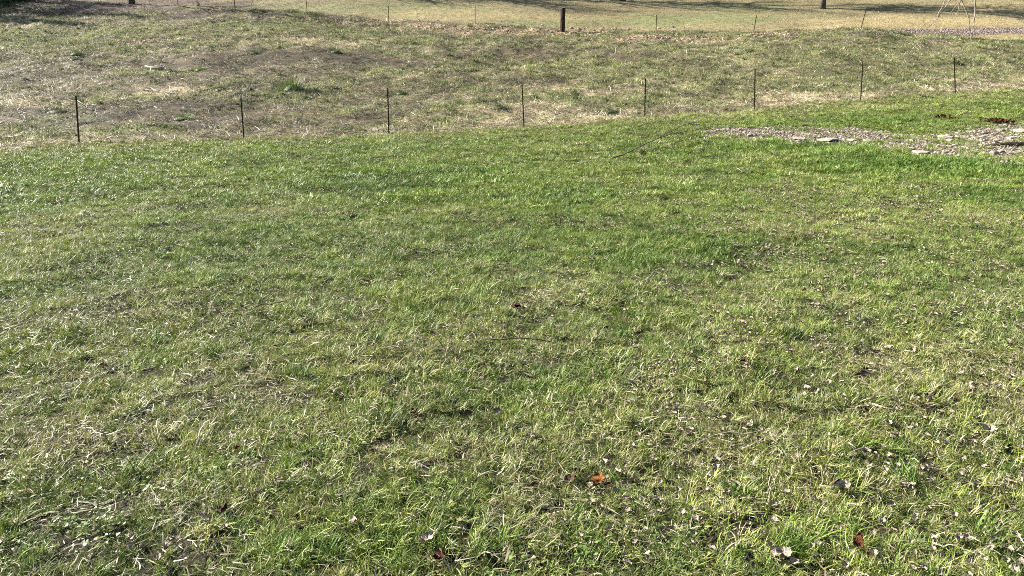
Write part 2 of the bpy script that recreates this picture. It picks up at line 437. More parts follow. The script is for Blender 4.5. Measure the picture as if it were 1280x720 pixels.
# ------------------------------------------------------------------ tufts to scatter
def make_tuft(name, blades, mat):
    """blades: (x, y, azimuth, length, width, lean0, lean1, z0)"""
    V = []; Fc = []; rnd = []; vary = []
    for (x, y, az, L, w, l0, l1, z0, tw) in blades:
        b = len(V); cx, cy, pz = x, y, z0; seg = 4 if L > .03 else 3
        bend = random.gauss(0, .45)
        r = random.random(); vv = random.random()
        for k in range(seg + 1):
            t = k / seg
            ak = az + bend * t; ca, sa = math.cos(ak), math.sin(ak)
            ww = w * .5 * (1 - t ** 1.8) if k < seg else 0
            if k < seg:
                sx, sy = -sa * math.cos(tw), ca * math.cos(tw); dz = math.sin(tw) * ww
                V.append((cx + sx * ww, cy + sy * ww, pz + dz)); V.append((cx - sx * ww, cy - sy * ww, pz - dz)); n = 2
            else:
                V.append((cx, cy, pz)); n = 1
            rnd += [r] * n; vary += [vv] * n
            a = l0 + (l1 - l0) * (t + .5 / seg)
            cx += ca * math.sin(a) * L / seg; cy += sa * math.sin(a) * L / seg; pz += math.cos(a) * L / seg
            pz = max(pz, .002)
        for k in range(seg - 1):
            q = b + 2 * k; Fc.append((q, q + 1, q + 3, q + 2))
        q = b + 2 * (seg - 1); Fc.append((q, q + 1, q + 2))
    me = bpy.data.meshes.new(name); me.from_pydata(V, [], Fc); me.update(); me.materials.append(mat)
    for nm, d in (('rnd', rnd), ('vary', vary)):
        a = me.attributes.new(nm, 'FLOAT', 'POINT'); a.data.foreach_set('value', d)
    me.polygons.foreach_set('use_smooth', [True] * len(me.polygons))
    return bpy.data.objects.new(name, me)
U = random.uniform
def blades_green(n, rad, L, w, flat=.2):
    out = []
    for _ in range(n):
        a = U(0, 6.283); r = rad * math.sqrt(random.random())
        laid = random.random() < flat
        l0 = U(.7, 1.3) if laid else abs(random.gauss(.15, .3)); l1 = l0 + U(.3, 1.1)
        out.append((r * math.cos(a), r * math.sin(a), U(0, 6.283), L * U(.45, 1.25), w * U(.6, 1.3), l0, min(l1, 2.0), 0, U(-.5, .5)))
    return out
def blades_flat(n, rad, L, w):
    out = []
    for _ in range(n):
        a = U(0, 6.283); r = rad * math.sqrt(random.random())
        out.append((r * math.cos(a), r * math.sin(a), U(0, 6.283), L * U(.3, 1.3), w * U(.5, 1.3), U(1.15, 1.6), U(1.3, 1.75), U(.003, .03), U(-.6, .6)))
    return out
def leaves_weed(n, rad, L):
    out = []
    for _ in range(n):
        a = U(0, 6.283); r = rad * math.sqrt(random.random())
        out.append((r * math.cos(a), r * math.sin(a), U(0, 6.283), L * U(.6, 1.2), L * U(.6, .9), U(.8, 1.4), U(1.2, 1.7), U(.005, .035), U(-.3, .3)))
    return out
def mat_clumps(nc, nb, rad, L, w, flat=.2):
    """a patch of turf: clumps that each lean their own way"""
    out = []
    for _ in range(nc):
        a = U(0, 6.283); r = rad * math.sqrt(random.random()); cx, cy = r * math.cos(a), r * math.sin(a)
        dirn = U(0, 6.283); k = U(.5, 1.45); cr = U(.006, .022) * rad / .16; sp = U(.5, 1.6); wk = U(.75, 1.35)
        for _ in range(int(nb * U(.6, 1.4))):
            laid = random.random() < flat
            l0 = U(.6, 1.35) if laid else abs(random.gauss(.2, .3)); l1 = l0 + U(.1, 1.3)
            out.append((cx + random.gauss(0, cr), cy + random.gauss(0, cr), dirn + random.gauss(0, sp), L * k * U(.5, 1.25) * (1.3 if laid else 1), w * wk * U(.6, 1.3), l0, min(l1, 2.4), 0, U(-.9, .9)))
    return out
LAWN_T = [make_tuft('grass_mat', mat_clumps(25, 27, .17, .046, .0029, .5), M_LAWN) for _ in range(10)]
LAWN_F = [make_tuft('grass_mat_coarse', mat_clumps(24, 22, .30, .056, .0068, .45), M_LAWN) for _ in range(8)]
LAWN_C = [make_tuft('grass_clump', blades_green(90, .055, .105, .0046, .25), M_LAWN) for _ in range(5)]
THATCH = [make_tuft('thatch', blades_flat(150, .24, .055, .0036), M_LAWN) for _ in range(6)]
WEED = [make_tuft('weed', leaves_weed(26, .05, .014), M_LAWN) for _ in range(4)]
FIELD_G = [make_tuft('pasture_tuft', blades_green(34, .15, .11, .013, .4), M_FIELD) for _ in range(6)]
FIELD_S = [make_tuft('pasture_straw', blades_flat(26, .20, .24, .011), M_FIELD) for _ in range(6)]
FIELD_C = [make_tuft('pasture_clump', blades_green(70, .11, .20, .014, .1), M_FIELD) for _ in range(4)]
HILL_T = [make_tuft('hillside_tuft', blades_green(30, .26, .10, .02, .5), M_FIELD) for _ in range(5)]

def rock_mesh(name, seed, mat, sx=1, sy=1, sz=.55, sub=1):
    r = random.Random(seed)
    import bmesh
    bm = bmesh.new(); bmesh.ops.create_icosphere(bm, subdivisions=sub, radius=1)
    planes = [(Vector((r.gauss(0, 1), r.gauss(0, 1), r.gauss(0, .8))).normalized(), r.uniform(.55, .9)) for _ in range(9)]
    for v in bm.verts:
        p = v.co.copy()
        for nrm, d in planes:
            k = p.dot(nrm)
            if k > d: p -= nrm * (k - d)
        p *= 1 + r.uniform(-.05, .05)
        v.co = Vector((p.x * sx, p.y * sy, p.z * sz))
    me = bpy.data.meshes.new(name); bm.to_mesh(me); bm.free(); me.materials.append(mat)
    return me
CHIPS = [bpy.data.objects.new('chip', rock_mesh('chip', 100 + k, M_CHIP, 1, U(.55, .9), U(.2, .6), 1)) for k in range(8)]

def scatter(name, label, x, y, kinds, index, tint, dry, scale, tilt=1.0, dz=0.0, zs=None, tone=None):
    n = len(x)
    if tone is None: tone = np.ones(n)
    me = bpy.data.meshes.new(name); me.vertices.add(n)
    z = height(x, y) + dz
    me.vertices.foreach_set('co', np.stack([x, y, z], -1).ravel().astype(np.float32))
    gx_, gy_ = normal(x, y)
    rot = np.stack([np.arctan(gy_) * tilt + rng.normal(0, .10, n), -np.arctan(gx_) * tilt + rng.normal(0, .10, n), rng.uniform(0, 6.283, n)], -1)
    # spin first about z, then lean with the slope: XYZ euler applies x, y, then z, so fold the spin into the lean
    c_, s_ = np.cos(rot[:, 2]), np.sin(rot[:, 2])
    rx = rot[:, 0] * c_ + rot[:, 1] * s_; ry = -rot[:, 0] * s_ + rot[:, 1] * c_
    rot[:, 0], rot[:, 1] = rx, ry
    sc = np.stack([scale, scale, scale if zs is None else scale * zs], -1)
    def att(nm, typ, field, arr):
        a = me.attributes.new(nm, typ, 'POINT'); a.data.foreach_set(field, np.ascontiguousarray(arr).ravel())
    att('rot', 'FLOAT_VECTOR', 'vector', rot.astype(np.float32))
    att('scl', 'FLOAT_VECTOR', 'vector', sc.astype(np.float32))
    att('idx', 'INT', 'value', index.astype(np.int32))
    att('tint', 'FLOAT_COLOR', 'color', np.c_[tint, np.ones(n)].astype(np.float32))
    att('dry', 'FLOAT', 'value', dry.astype(np.float32))
    att('tone', 'FLOAT', 'value', tone.astype(np.float32))
    o = bpy.data.objects.new(name, me); C.objects.link(o)
    tag(o, label, kind='stuff')
    ng = bpy.data.node_groups.new(name + '_scatter', 'GeometryNodeTree')
    ng.interface.new_socket('Geometry', in_out='INPUT', socket_type='NodeSocketGeometry')
    ng.interface.new_socket('Geometry', in_out='OUTPUT', socket_type='NodeSocketGeometry')
    gi = ng.nodes.new('NodeGroupInput'); go = ng.nodes.new('NodeGroupOutput')
    g2i = ng.nodes.new('GeometryNodeGeometryToInstance')
    for k in kinds:
        oi = ng.nodes.new('GeometryNodeObjectInfo'); oi.inputs['Object'].default_value = k
        ng.links.new(oi.outputs['Geometry'], g2i.inputs[0])
    iop = ng.nodes.new('GeometryNodeInstanceOnPoints')
    ng.links.new(gi.outputs[0], iop.inputs['Points']); ng.links.new(g2i.outputs[0], iop.inputs['Instance'])
    iop.inputs['Pick Instance'].default_value = True
    def named(nm, typ):
        a = ng.nodes.new('GeometryNodeInputNamedAttribute'); a.data_type = typ; a.inputs['Name'].default_value = nm
        return a.outputs[0]
    e2r = ng.nodes.new('FunctionNodeEulerToRotation'); ng.links.new(named('rot', 'FLOAT_VECTOR'), e2r.inputs[0])
    ng.links.new(e2r.outputs[0], iop.inputs['Rotation'])
    ng.links.new(named('scl', 'FLOAT_VECTOR'), iop.inputs['Scale'])
    ng.links.new(named('idx', 'INT'), iop.inputs['Instance Index'])
    ng.links.new(iop.outputs[0], go.inputs[0])
    md = o.modifiers.new('scatter', 'NODES'); md.node_group = ng
    return o

def wedge(y0, y1, dens, margin=3.0, slope=.70):
    """evenly jittered spots over the ground in front of the camera, a few metres wider than the picture"""
    c = 1 / math.sqrt(dens); w = slope * y1 + margin
    X, Y = np.meshgrid(np.arange(-w, w, c), np.arange(y0, y1, c))
    x = X.ravel() + rng.uniform(0, c, X.size) * 1.1; y = np.clip(Y.ravel() + rng.uniform(0, c, X.size), y0, y1)
    k = np.abs(x) < slope * y + margin
    return x[k], y[k]

# ---- lawn
def lawn_maps(x, y):
    yel = in_patches(x, y, P_LYEL, 11); grn = in_patches(x, y, P_LGREEN, 12)
    big = fbm(x, y, 2.2, 21, 3); mid = fbm(x, y, .55, 22, 3); fine = vnoise(x, y, .16, 23)
    edge = sstep(-3.0, -.2, near_s(x, y))
    near = 1 - sstep(4.0, 9.0, y)
    dry = .05 + .55 * np.clip(mid - .50, 0, 1) + .3 * np.clip(big - .54, 0, 1) + .26 * yel - .30 * grn + .20 * edge + .11 * near + (fine - .5) * .22
    right = sstep(0, 4, x) * near
    dry = np.clip(dry + .06 * right, .02, .92)
    return dry, yel, grn, big, mid, edge
def lawn_tint(x, y):
    dry, yel, grn, big, mid, edge = lawn_maps(x, y)
    g0 = np.array([.077, .128, .023]); g1 = np.array([.164, .206, .041]); g2 = np.array([.046, .090, .014])
    k = np.clip(.42 + .9 * (big - .4) + .5 * yel + .5 * edge + rng.normal(0, .18, len(x)), 0, 1)[:, None]
    t = g0 * (1 - k) + g1 * k
    q = np.clip(.75 * grn + 1.0 * (fbm(x, y, .8, 29) - .58) + rng.normal(0, .1, len(x)), 0, 1)[:, None]
    t = t * (1 - q) + g2 * 1.15 * q
    return t * rng.lognormal(0, .12, (len(x), 1)), dry
parts_l = [wedge(.9, 4.5, 46), wedge(4.5, 8, 44), wedge(8, 17, 42)]
x = np.concatenate([p[0] for p in parts_l]); y = np.concatenate([p[1] for p in parts_l])
def lawn_keep(x, y, gap=True):
    k = (near_s(x, y) < -.05 + (fbm(x, y, .5, 31) - .5) * .8) & (gravel_mask(x, y) < rng.uniform(.05, 1.15, len(x)))
    if gap:
        g = fbm(x, y, .34, 33, 2); near = 1 - sstep(5, 11, y)
        k &= rng.uniform(0, 1, len(x)) > near * .05 * sstep(.54, .66, g)
    return k
k = lawn_keep(x, y) & (rng.uniform(0, 1, len(x)) > sstep(10.0, 17.0, y)); x, y = x[k], y[k]
tint, dry = lawn_tint(x, y)
grn = in_patches(x, y, P_LGREEN, 12)
scl = (.55 + .85 * fbm(x, y, .3, 35, 2)) * rng.uniform(.75, 1.25, len(x)) * (1 + .35 * grn)
scatter('lawn_grass', 'green lawn grass with dry blades', x, y, LAWN_T, rng.integers(0, len(LAWN_T), len(x)), tint, dry, scl, tone=.78 + .45 * fbm(x, y, .32, 37, 2))
x, y = wedge(.9, 19, 3.2)
oakp = ground_at(738, 612)
k = lawn_keep(x, y, False) & (rng.uniform(0, 1, len(x)) < sstep(.42, .66, fbm(x, y, .9, 38, 2))) & (np.hypot(x - oakp[0], y - oakp[1]) > .3); x, y = x[k], y[k]
scatter('lawn_clumps', 'taller dark green clumps of grass in the lawn', x, y, LAWN_C, rng.integers(0, len(LAWN_C), len(x)),
        np.array([.058, .100, .020]) * rng.uniform(.7, 1.5, (len(x), 1)), rng.uniform(0, .18, len(x)), rng.uniform(.55, 1.15, len(x)) * (1 + .02 * y))
x, y = wedge(8.5, 34, 14, 4)
k = lawn_keep(x, y, False) & (rng.uniform(0, 1, len(x)) < sstep(8.5, 15.0, y)); x, y = x[k], y[k]
tint, dry = lawn_tint(x, y)
grn = in_patches(x, y, P_LGREEN, 12)
scl = (.65 + .7 * fbm(x, y, .7, 36, 2)) * rng.uniform(.75, 1.25, len(x)) * (1 + .5 * grn)
scatter('far_lawn_grass', 'lawn grass towards the fence', x, y, LAWN_F, rng.integers(0, len(LAWN_F), len(x)), tint, dry, scl, tone=.70 + .7 * fbm(x, y, .6, 39, 2))
pp = [wedge(.9, 6, 24), wedge(6, 13, 13), wedge(13, 30, 7, 4)]
x = np.concatenate([p[0] for p in pp]); y = np.concatenate([p[1] for p in pp])
k = lawn_keep(x, y, False); x, y = x[k], y[k]
dr = lawn_maps(x, y)[0]
k = rng.uniform(0, 1, len(x)) < .40 + .8 * dr; x, y = x[k], y[k]
scatter('lawn_thatch', 'dead straw lying between the lawn blades', x, y, THATCH, rng.integers(0, len(THATCH), len(x)),
        np.tile([.15, .145, .045], (len(x), 1)) * rng.uniform(.6, 1.2, (len(x), 1)), np.full(len(x), .5), rng.uniform(.6, 1.3, len(x)) * (1 + .02 * y), tone=rng.uniform(.25, .9, len(x)))
x, y = wedge(.9, 9, 60)
wm = fbm(x, y, .8, 45, 3) + .22 * np.exp(-(((x + 1.7) / .5) ** 2 + ((y - 2.5) / .4) ** 2))
k = (wm > .70) & lawn_keep(x, y, False); x, y = x[k], y[k]
scatter('lawn_weeds', 'small round leaved weeds in the lawn', x, y, WEED, rng.integers(0, len(WEED), len(x)),
        np.tile([.085, .125, .032], (len(x), 1)) * rng.uniform(.7, 1.4, (len(x), 1)), np.full(len(x), .05), rng.uniform(.8, 1.4, len(x)))

# ---- pasture between the fences
x, y = wedge(19, 62, 34, 8, .74)
k = (near_s(x, y) > .05) & (far_s(x, y) < .4); x, y = x[k], y[k]
def field_w(x, y):
    br = in_patches(x, y, P_BROWN, 1); gr = in_patches(x, y, P_GREEN, 2); st = in_patches(x, y, P_STRAW, 3); cl = in_patches(x, y, P_CLOD, 4)
    s = near_s(x, y)
    strip = np.exp(-((s - .7) / .8) ** 2)
    right = sstep(-2, 16, x)
    wg = np.clip(.54 + 2.0 * (fbm(x, y, 1.5, 51, 3) - .47) + .5 * (fbm(x, y, 6, 59, 2) - .5) + .75 * gr - .95 * br - .6 * strip - .25 * st + .26 * right - .5 * cl, .02, .95)
    return wg, br, gr, st, cl, strip
wg, br, gr, st, cl, strip = field_w(x, y)
ftone = .30 + 1.55 * fbm(x, y, .55, 54, 2) ** 1.4 - .42 * br + .35 * (fbm(x, y, 3.0, 55, 2) - .5)
u = rng.uniform(0, 1, len(x)); isg = u < wg
gx_, gy_ = x[isg], y[isg]
k = np.clip(rng.normal(.45, .3, len(gx_)) + .4 * (fbm(gx_, gy_, 2, 52) - .5), 0, 1)[:, None]
tint = np.array([.050, .085, .026]) * (1 - k) + np.array([.170, .195, .060]) * k
scatter('pasture_grass', 'patchy green pasture grass beyond the near fence', gx_, gy_, FIELD_G, rng.integers(0, len(FIELD_G), len(gx_)), tint,
        np.clip(rng.normal(.30, .18, len(gx_)), .02, .9), rng.uniform(.55, 1.25, len(gx_)) * (.8 + .5 * fbm(gx_, gy_, .9, 53)), zs=rng.uniform(.6, 1.1, len(gx_)), tone=ftone[isg])
sx_, sy_ = x[~isg], y[~isg]; brs = br[~isg]; cls = cl[~isg]
keep = rng.uniform(0, 1, len(sx_)) > .84 * brs + .6 * cls
sx_, sy_, brs = sx_[keep], sy_[keep], brs[keep]; stone_ = ftone[~isg][keep] * (1 + .35 * st[~isg][keep] + .3 * strip[~isg][keep])
tint = np.array([.105, .08, .052]) * rng.uniform(.55, 1.4, (len(sx_), 1))
scatter('pasture_straw', 'cut dry hay lying over the pasture', sx_, sy_, FIELD_S, rng.integers(0, len(FIELD_S), len(sx_)), tint,
        np.clip(.80 - .55 * brs + rng.normal(0, .12, len(sx_)), .05, 1), rng.uniform(.45, 1.3, len(sx_)), zs=rng.uniform(.6, 1.9, len(sx_)), tone=stone_)
x, y = wedge(19, 60, 2.2, 8, .74)
wg2 = field_w(x, y)[0]
k = (near_s(x, y) > .4) & (far_s(x, y) < 0) & (rng.uniform(0, 1, len(x)) < .15 + .8 * wg2); x, y = x[k], y[k]
scatter('pasture_clumps', 'small dark green clumps of grass dotted over the pasture', x, y, FIELD_C, rng.integers(0, len(FIELD_C), len(x)),
        np.array([.065, .088, .030]) * rng.uniform(.6, 1.7, (len(x), 1)), rng.uniform(.02, .4, len(x)), np.clip(rng.lognormal(-.75, .45, len(x)), .2, 1.4))
# uncut growth along the foot of the near fence
t = rng.uniform(-26, 34, 900); off = rng.normal(.12, .28, 900)
x = t - nky[0] * off; y = nky[0] * t + nky[1] + off
k = rng.uniform(0, 1, 900) < sstep(.35, .6, fbm(x, y, 1.2, 56)); x, y = x[k], y[k]
scatter('fence_foot_grass', 'ragged uncut grass along the foot of the near fence', x, y, FIELD_C, rng.integers(0, len(FIELD_C), len(x)),
        np.array([.13, .145, .05]) * rng.uniform(.6, 1.4, (len(x), 1)), rng.uniform(.2, .9, len(x)), rng.uniform(.35, .85, len(x)))
# ---- churned earth along the far fence
cx = []; cy = []
for (a, b, rx, ry, w) in P_CLOD:
    n = int(190 * w); cx.append(rng.normal(a, rx * .5, n)); cy.append(rng.normal(b, ry * .4, n))
x = np.concatenate(cx); y = np.concatenate(cy)
scatter('churned_earth', 'reddish clods of churned earth along the far fence', x, y, CHIPS, rng.integers(0, 8, len(x)),
        np.array([.22, .155, .10]) * rng.uniform(.5, 1.4, (len(x), 1)), np.zeros(len(x)), rng.uniform(.06, .16, len(x)), dz=.01)
# ---- hillside beyond
x, y = wedge(34, 84, 11, 8, .78)
k = (far_s(x, y) > .1) & (drive_mask(x, y) < .4); x, y = x[k], y[k]
go = in_patches(x, y, P_GOLD, 5); hg = in_patches(x, y, P_HGREEN, 6)
k = np.clip(rng.normal(.5, .25, len(x)) + .8 * (fbm(x, y, 4, 58) - .5) - .4 * hg, 0, 1)[:, None]
tint = (np.array([.095, .100, .040]) * (1 - k) + np.array([.20, .165, .08]) * k) * (.6 + .8 * fbm(x * .35, y * 1.6, 1.6, 76)[:, None])
li = in_patches(x, y, P_LITTER, 7)
lit = rng.uniform(0, 1, len(x)) < li * .9
tint[lit] = np.array([.085, .06, .043]) * rng.uniform(.4, 1.8, (lit.sum(), 1))
scatter('hillside_grass', 'dry winter grass on the hillside', x, y, HILL_T, rng.integers(0, 5, len(x)), tint,
        np.where(lit, .05, np.clip(.29 + .6 * go - .3 * hg + rng.normal(0, .15, len(x)), .03, .97)), rng.uniform(.5, 1.1, len(x)), zs=rng.uniform(.4, .9, len(x)))
# ---- gravel
x0, y0 = gravel_poly.min(0) - .3; x1, y1 = gravel_poly.max(0) + .3
n = 110000; x = rng.uniform(x0, x1, n); y = rng.uniform(y0, y1, n)
gm = gravel_mask(x, y); k = rng.uniform(0, 1, n) < gm ** 1.5 * (.45 + .7 * sstep(.30, .55, fbm(x, y, .5, 64))); x, y = x[k][:26000], y[k][:26000]
pal = np.array([[.17, .144, .106], [.25, .222, .175], [.09, .072, .052], [.135, .111, .082], [.04, .031, .022], [.175, .143, .098]])
tint = pal[rng.choice(6, len(x), p=[.25, .18, .17, .2, .1, .1])] * rng.uniform(.8, 1.2, (len(x), 1))
scatter('gravel', 'pale brown gravel and leaf crumbs washed over the lawn', x, y, CHIPS, rng.integers(0, 8, len(x)), tint, np.zeros(len(x)),
        np.clip(rng.lognormal(-4.2, .65, len(x)), .006, .08), dz=.008)
# ---- driveway stones
xs = []; ys = []
dx0 = drive_pts[0][0] - 1; dx1 = drive_pts[-1][0] + 10
x = rng.uniform(dx0, dx1, 30000); y = rng.uniform(min(p[1] for p in drive_pts) - 4, max(p[1] for p in drive_pts) + 4, 30000)
k = drive_mask(x, y) > .4; x, y = x[k][:5000], y[k][:5000]
scatter('driveway_gravel', 'purplish brown gravel of a track behind the far fence', x, y, CHIPS, rng.integers(0, 8, len(x)),
        np.array([.14, .108, .092]) * rng.uniform(.5, 1.6, (len(x), 1)), np.zeros(len(x)), rng.uniform(.03, .085, len(x)), dz=.005)

# ------------------------------------------------------------------ fence posts
def tpost_mesh(h):
    V = []; Fc = []
    def box(x0, x1, y0, y1, z0, z1):
        b = len(V)
        for z in (z0, z1):
            V.extend([(x0, y0, z), (x1, y0, z), (x1, y1, z), (x0, y1, z)])
        Fc.extend([(b, b + 3, b + 2, b + 1), (b + 4, b + 5, b + 6, b + 7)] + [(b + i, b + (i + 1) % 4, b + 4 + (i + 1) % 4, b + 4 + i) for i in range(4)])
    box(-.018, .018, -.005, .005, -.25, h)           # flange
    box(-.004, .004, .0052, .042, -.25, h - .004)    # stem
    for k in range(int(h / .06)):
        box(-.012, .012, -.013, -.0052, .05 + k * .06, .066 + k * .06)
    me = bpy.data.meshes.new('shaft'); me.from_pydata(V, [], Fc); me.update(); me.materials.append(M_STEEL); return me
def cap_mesh():
    V = []; Fc = []
    tube(V, Fc, [(0, .01, -.075), (0, .01, 0), (0, .01, .018)], [.031, .031, .012], 8)
    me = bpy.data.meshes.new('tip'); me.from_pydata([tuple(v) for v in V], [], Fc); me.update(); me.materials.append(M_TIP); return me
CAP = cap_mesh()
def clip_mesh():
    V = []; Fc = []
    tube(V, Fc, [(-.03, -.012, 0), (0, -.02, .004), (.03, -.012, 0), (.028, .02, -.004), (-.028, .02, -.004), (-.03, -.012, 0)], [.0035] * 6, 5)
    me = bpy.data.meshes.new('wire_clip'); me.from_pydata([tuple(v) for v in V], [], Fc); me.update(); me.materials.append(M_STEEL); return me
CLIP = clip_mesh()
def t_post(p, h, lean, label, group, tip=False, yaw=0):
    e = empty('fence_post', (p[0], p[1], float(height(p[0], p[1]))), yaw)
    e.rotation_euler = (lean[1], lean[0], yaw)
    s = bpy.data.objects.new('shaft', tpost_mesh(h)); C.objects.link(s); s.parent = e
    if tip:
        t = bpy.data.objects.new('tip', CAP); C.objects.link(t); t.parent = e; t.location = (0, 0, h)
    for z in (.35, .7, h - .12):
        c = bpy.data.objects.new('wire_clip', CLIP); C.objects.link(c); c.parent = e; c.location = (0, 0, z)
    tag(e, label, 'fence post', group); return e
NEAR_TOP = [(95, 124), (301, 122), (485, 112), (652, 106), (807, 100), (944, 90), (1079, 78), (1194, 74)]
ordn = ['first', 'second', 'third', 'fourth', 'fifth', 'sixth', 'seventh', 'eighth']
extra = ['', '', '', '', '', '', '', '']
for i, p in enumerate(near_pts):
    D = 20.5 * (1 + .054 * i)
    h = (NEAR_PX[i][1] - NEAR_TOP[i][1]) / F * D * 1.03
    nat = (NEAR_PX[i][0] - 640) * h / D * -sp * -1          # what perspective alone shifts the top by, in px
    dxp = (NEAR_TOP[i][0] - NEAR_PX[i][0]) - (NEAR_PX[i][0] - 640) * (h * sp / D)
    lean = dxp / F * D / h
    lab = f'{ordn[i]} thin dark steel post from the left, along the lawn edge' + (', ' + extra[i] if extra[i] else '')
    t_post(p, h, (lean, U(-.02, .02)), lab, 'steel posts of the near fence', tip=(i == 1), yaw=U(-.5, .5))
FAR_TOP = {0: -12, 1: -8, 2: -6, 3: 8, 4: 11, 6: 21, 7: 20, 8: 17}
fn = 0
FL = {0: 'first', 1: 'second', 2: 'third', 3: 'fourth', 4: 'fifth', 6: 'first', 7: 'second', 8: 'third'}
for i, p in enumerate(far_pts):
    D = 53.5 * (1 - .0283 * i)
    if i == 5: continue
    h = (FAR_PX[i][1] - FAR_TOP[i]) / F * D * 1.05
    lean = {8: .16, 7: .10}.get(i, U(-.02, .02))
    if i < 5: lab = f'{FL[i]} thin post from the left in the far fence, up the pasture'
    else: lab = f'{FL[i]} thin far fence post to the right of the thick wooden post' + (', leaning' if i == 8 else '')
    t_post(p, h, (lean, 0), lab, 'steel posts of the far fence', yaw=U(-.5, .5))
# thick wooden post
p = far_pts[5]; e = empty('wooden_post', (p[0], p[1], float(height(p[0], p[1]))), .3)
V = []; Fc = []
pr = random.Random(3)
n = 12
for k in range(9):
    z = -.3 + k * (1.36 + .3) / 8
    for a in range(n):
        t = 2 * math.pi * a / n; r = .145 * (1 + .08 * math.sin(3 * t + 1) + pr.uniform(-.05, .05)) * (1.0 - .03 * k / 8)
        V.append((r * math.cos(t) + .012 * k / 8, r * math.sin(t), z + (.02 * math.cos(t) if k == 8 else 0)))
for k in range(8):
    for a in range(n): Fc.append((k * n + a, k * n + (a + 1) % n, (k + 1) * n + (a + 1) % n, (k + 1) * n + a))
mesh_obj('shaft', V, Fc, M_WOODPOST, e)
Vt = [(v[0] * .99, v[1] * .99, v[2] + .003) for v in V[8 * n:]] + [(0.012, 0, 1.385)]
mesh_obj('sawn_top', Vt, [(a, (a + 1) % n, n) for a in range(n)], M_PALEWOOD, e)
tag(e, 'thick dark round wooden post in the far fence', 'fence post')

# ------------------------------------------------------------------ bare trees
def bare_tree(loc, H, r0, label, seed, levels=4, spread=.55, leanx=0.0, group=None, first=.25, kids=(4, 6), thick=1.0):
    r = random.Random(seed)
    e = empty('bare_tree', (loc[0], loc[1], float(height(loc[0], loc[1])) - .05))
    TV, TF, CV, CF = [], [], [], []
    def grow(p, d, L, rad, lev):
        n = 6 if lev == 0 else 4
        pts = [p]; rr = [rad]; q = p.copy(); dd = d.copy()
        for k in range(n):
            dd = (dd + Vector((r.gauss(0, .10 + .05 * lev), r.gauss(0, .10 + .05 * lev), r.gauss(0, .06) + (.05 if lev else 0)))).normalized()
            q = q + dd * (L / n); pts.append(q.copy()); rr.append(rad * (1 - (.62 if lev == 0 else .8) * (k + 1) / n))
        if lev == 0: rr[0] *= 1.3
        if lev <= 1: tube(TV, TF, pts, rr, 9 if lev == 0 else 6)
        else: tube(CV, CF, pts, rr, 4 if lev == 2 else 3, cap=False)
        if lev >= levels: return
        m = r.randint(*kids) + (2 if lev == 0 else 0)
        for j in range(m):
            t = first + (1 - first) * (j + r.random()) / m if lev == 0 else .25 + .75 * (j + r.random()) / m
            i = min(int(t * n), n - 1); f = t * n - i
            b = pts[i].lerp(pts[i + 1], f); br_ = (rr[i] * (1 - f) + rr[i + 1] * f)
            ax = (pts[i + 1] - pts[i]).normalized()
            side = Vector((r.gauss(0, 1), r.gauss(0, 1), r.gauss(0, .4)))
            side = (side - ax * side.dot(ax)).normalized()
            nd = (ax * (1 - spread) + side * spread + Vector((0, 0, .12))).normalized()
            grow(b, nd, L * r.uniform(.42, .66), br_ * r.uniform(.55, .78) * (thick if lev < 2 else 1), lev + 1)
    grow(Vector((0, 0, 0)), Vector((leanx, 0, 1)).normalized(), H * .62, r0, 0)
    mesh_obj('trunk', TV, TF, M_BARK, e, True)
    mesh_obj('crown', CV, CF, M_BARK, e, True)
    tag(e, label, 'tree', group)
    return e
bare_tree(ground_at(1028, 11), 9, .17, 'dark tree trunk rising from the golden grass at the top', 21, group='bare trees on the hillside', first=.15, kids=(7, 9), thick=1.7)
bare_tree(ground_at(165, 5), 10, .19, 'dark tree trunk rising from brown leaf litter at the top', 22, group='bare trees on the hillside', first=.3, kids=(5, 7), thick=1.2)
def beyond(px, back):
    """a spot on the hill, px picture column, metres behind the far fence line"""
    u = (px - 640) / F
    d = (fky[1] + back) / (1 - fky[0] * u)
    return (u * d, d)
for px, back, H, seed, lab in [(330, 12.5, 12, 23, 'bare tree on the hill above the picture, uphill of the third far fence post'), (440, 12.5, 13, 24, 'bare tree on the hill above the picture, uphill of the fifth far fence post'),
                         (590, 12.5, 13, 25, 'bare tree on the hill above the picture, uphill of the thick wooden post'), (770, 12.5, 12, 27, 'bare tree on the hill above the picture, uphill of the green hillside')]:
    bare_tree(beyond(px, back), H, .20, lab, seed, group='bare trees on the hillside', kids=(5, 7), first=.15, thick=1.6)
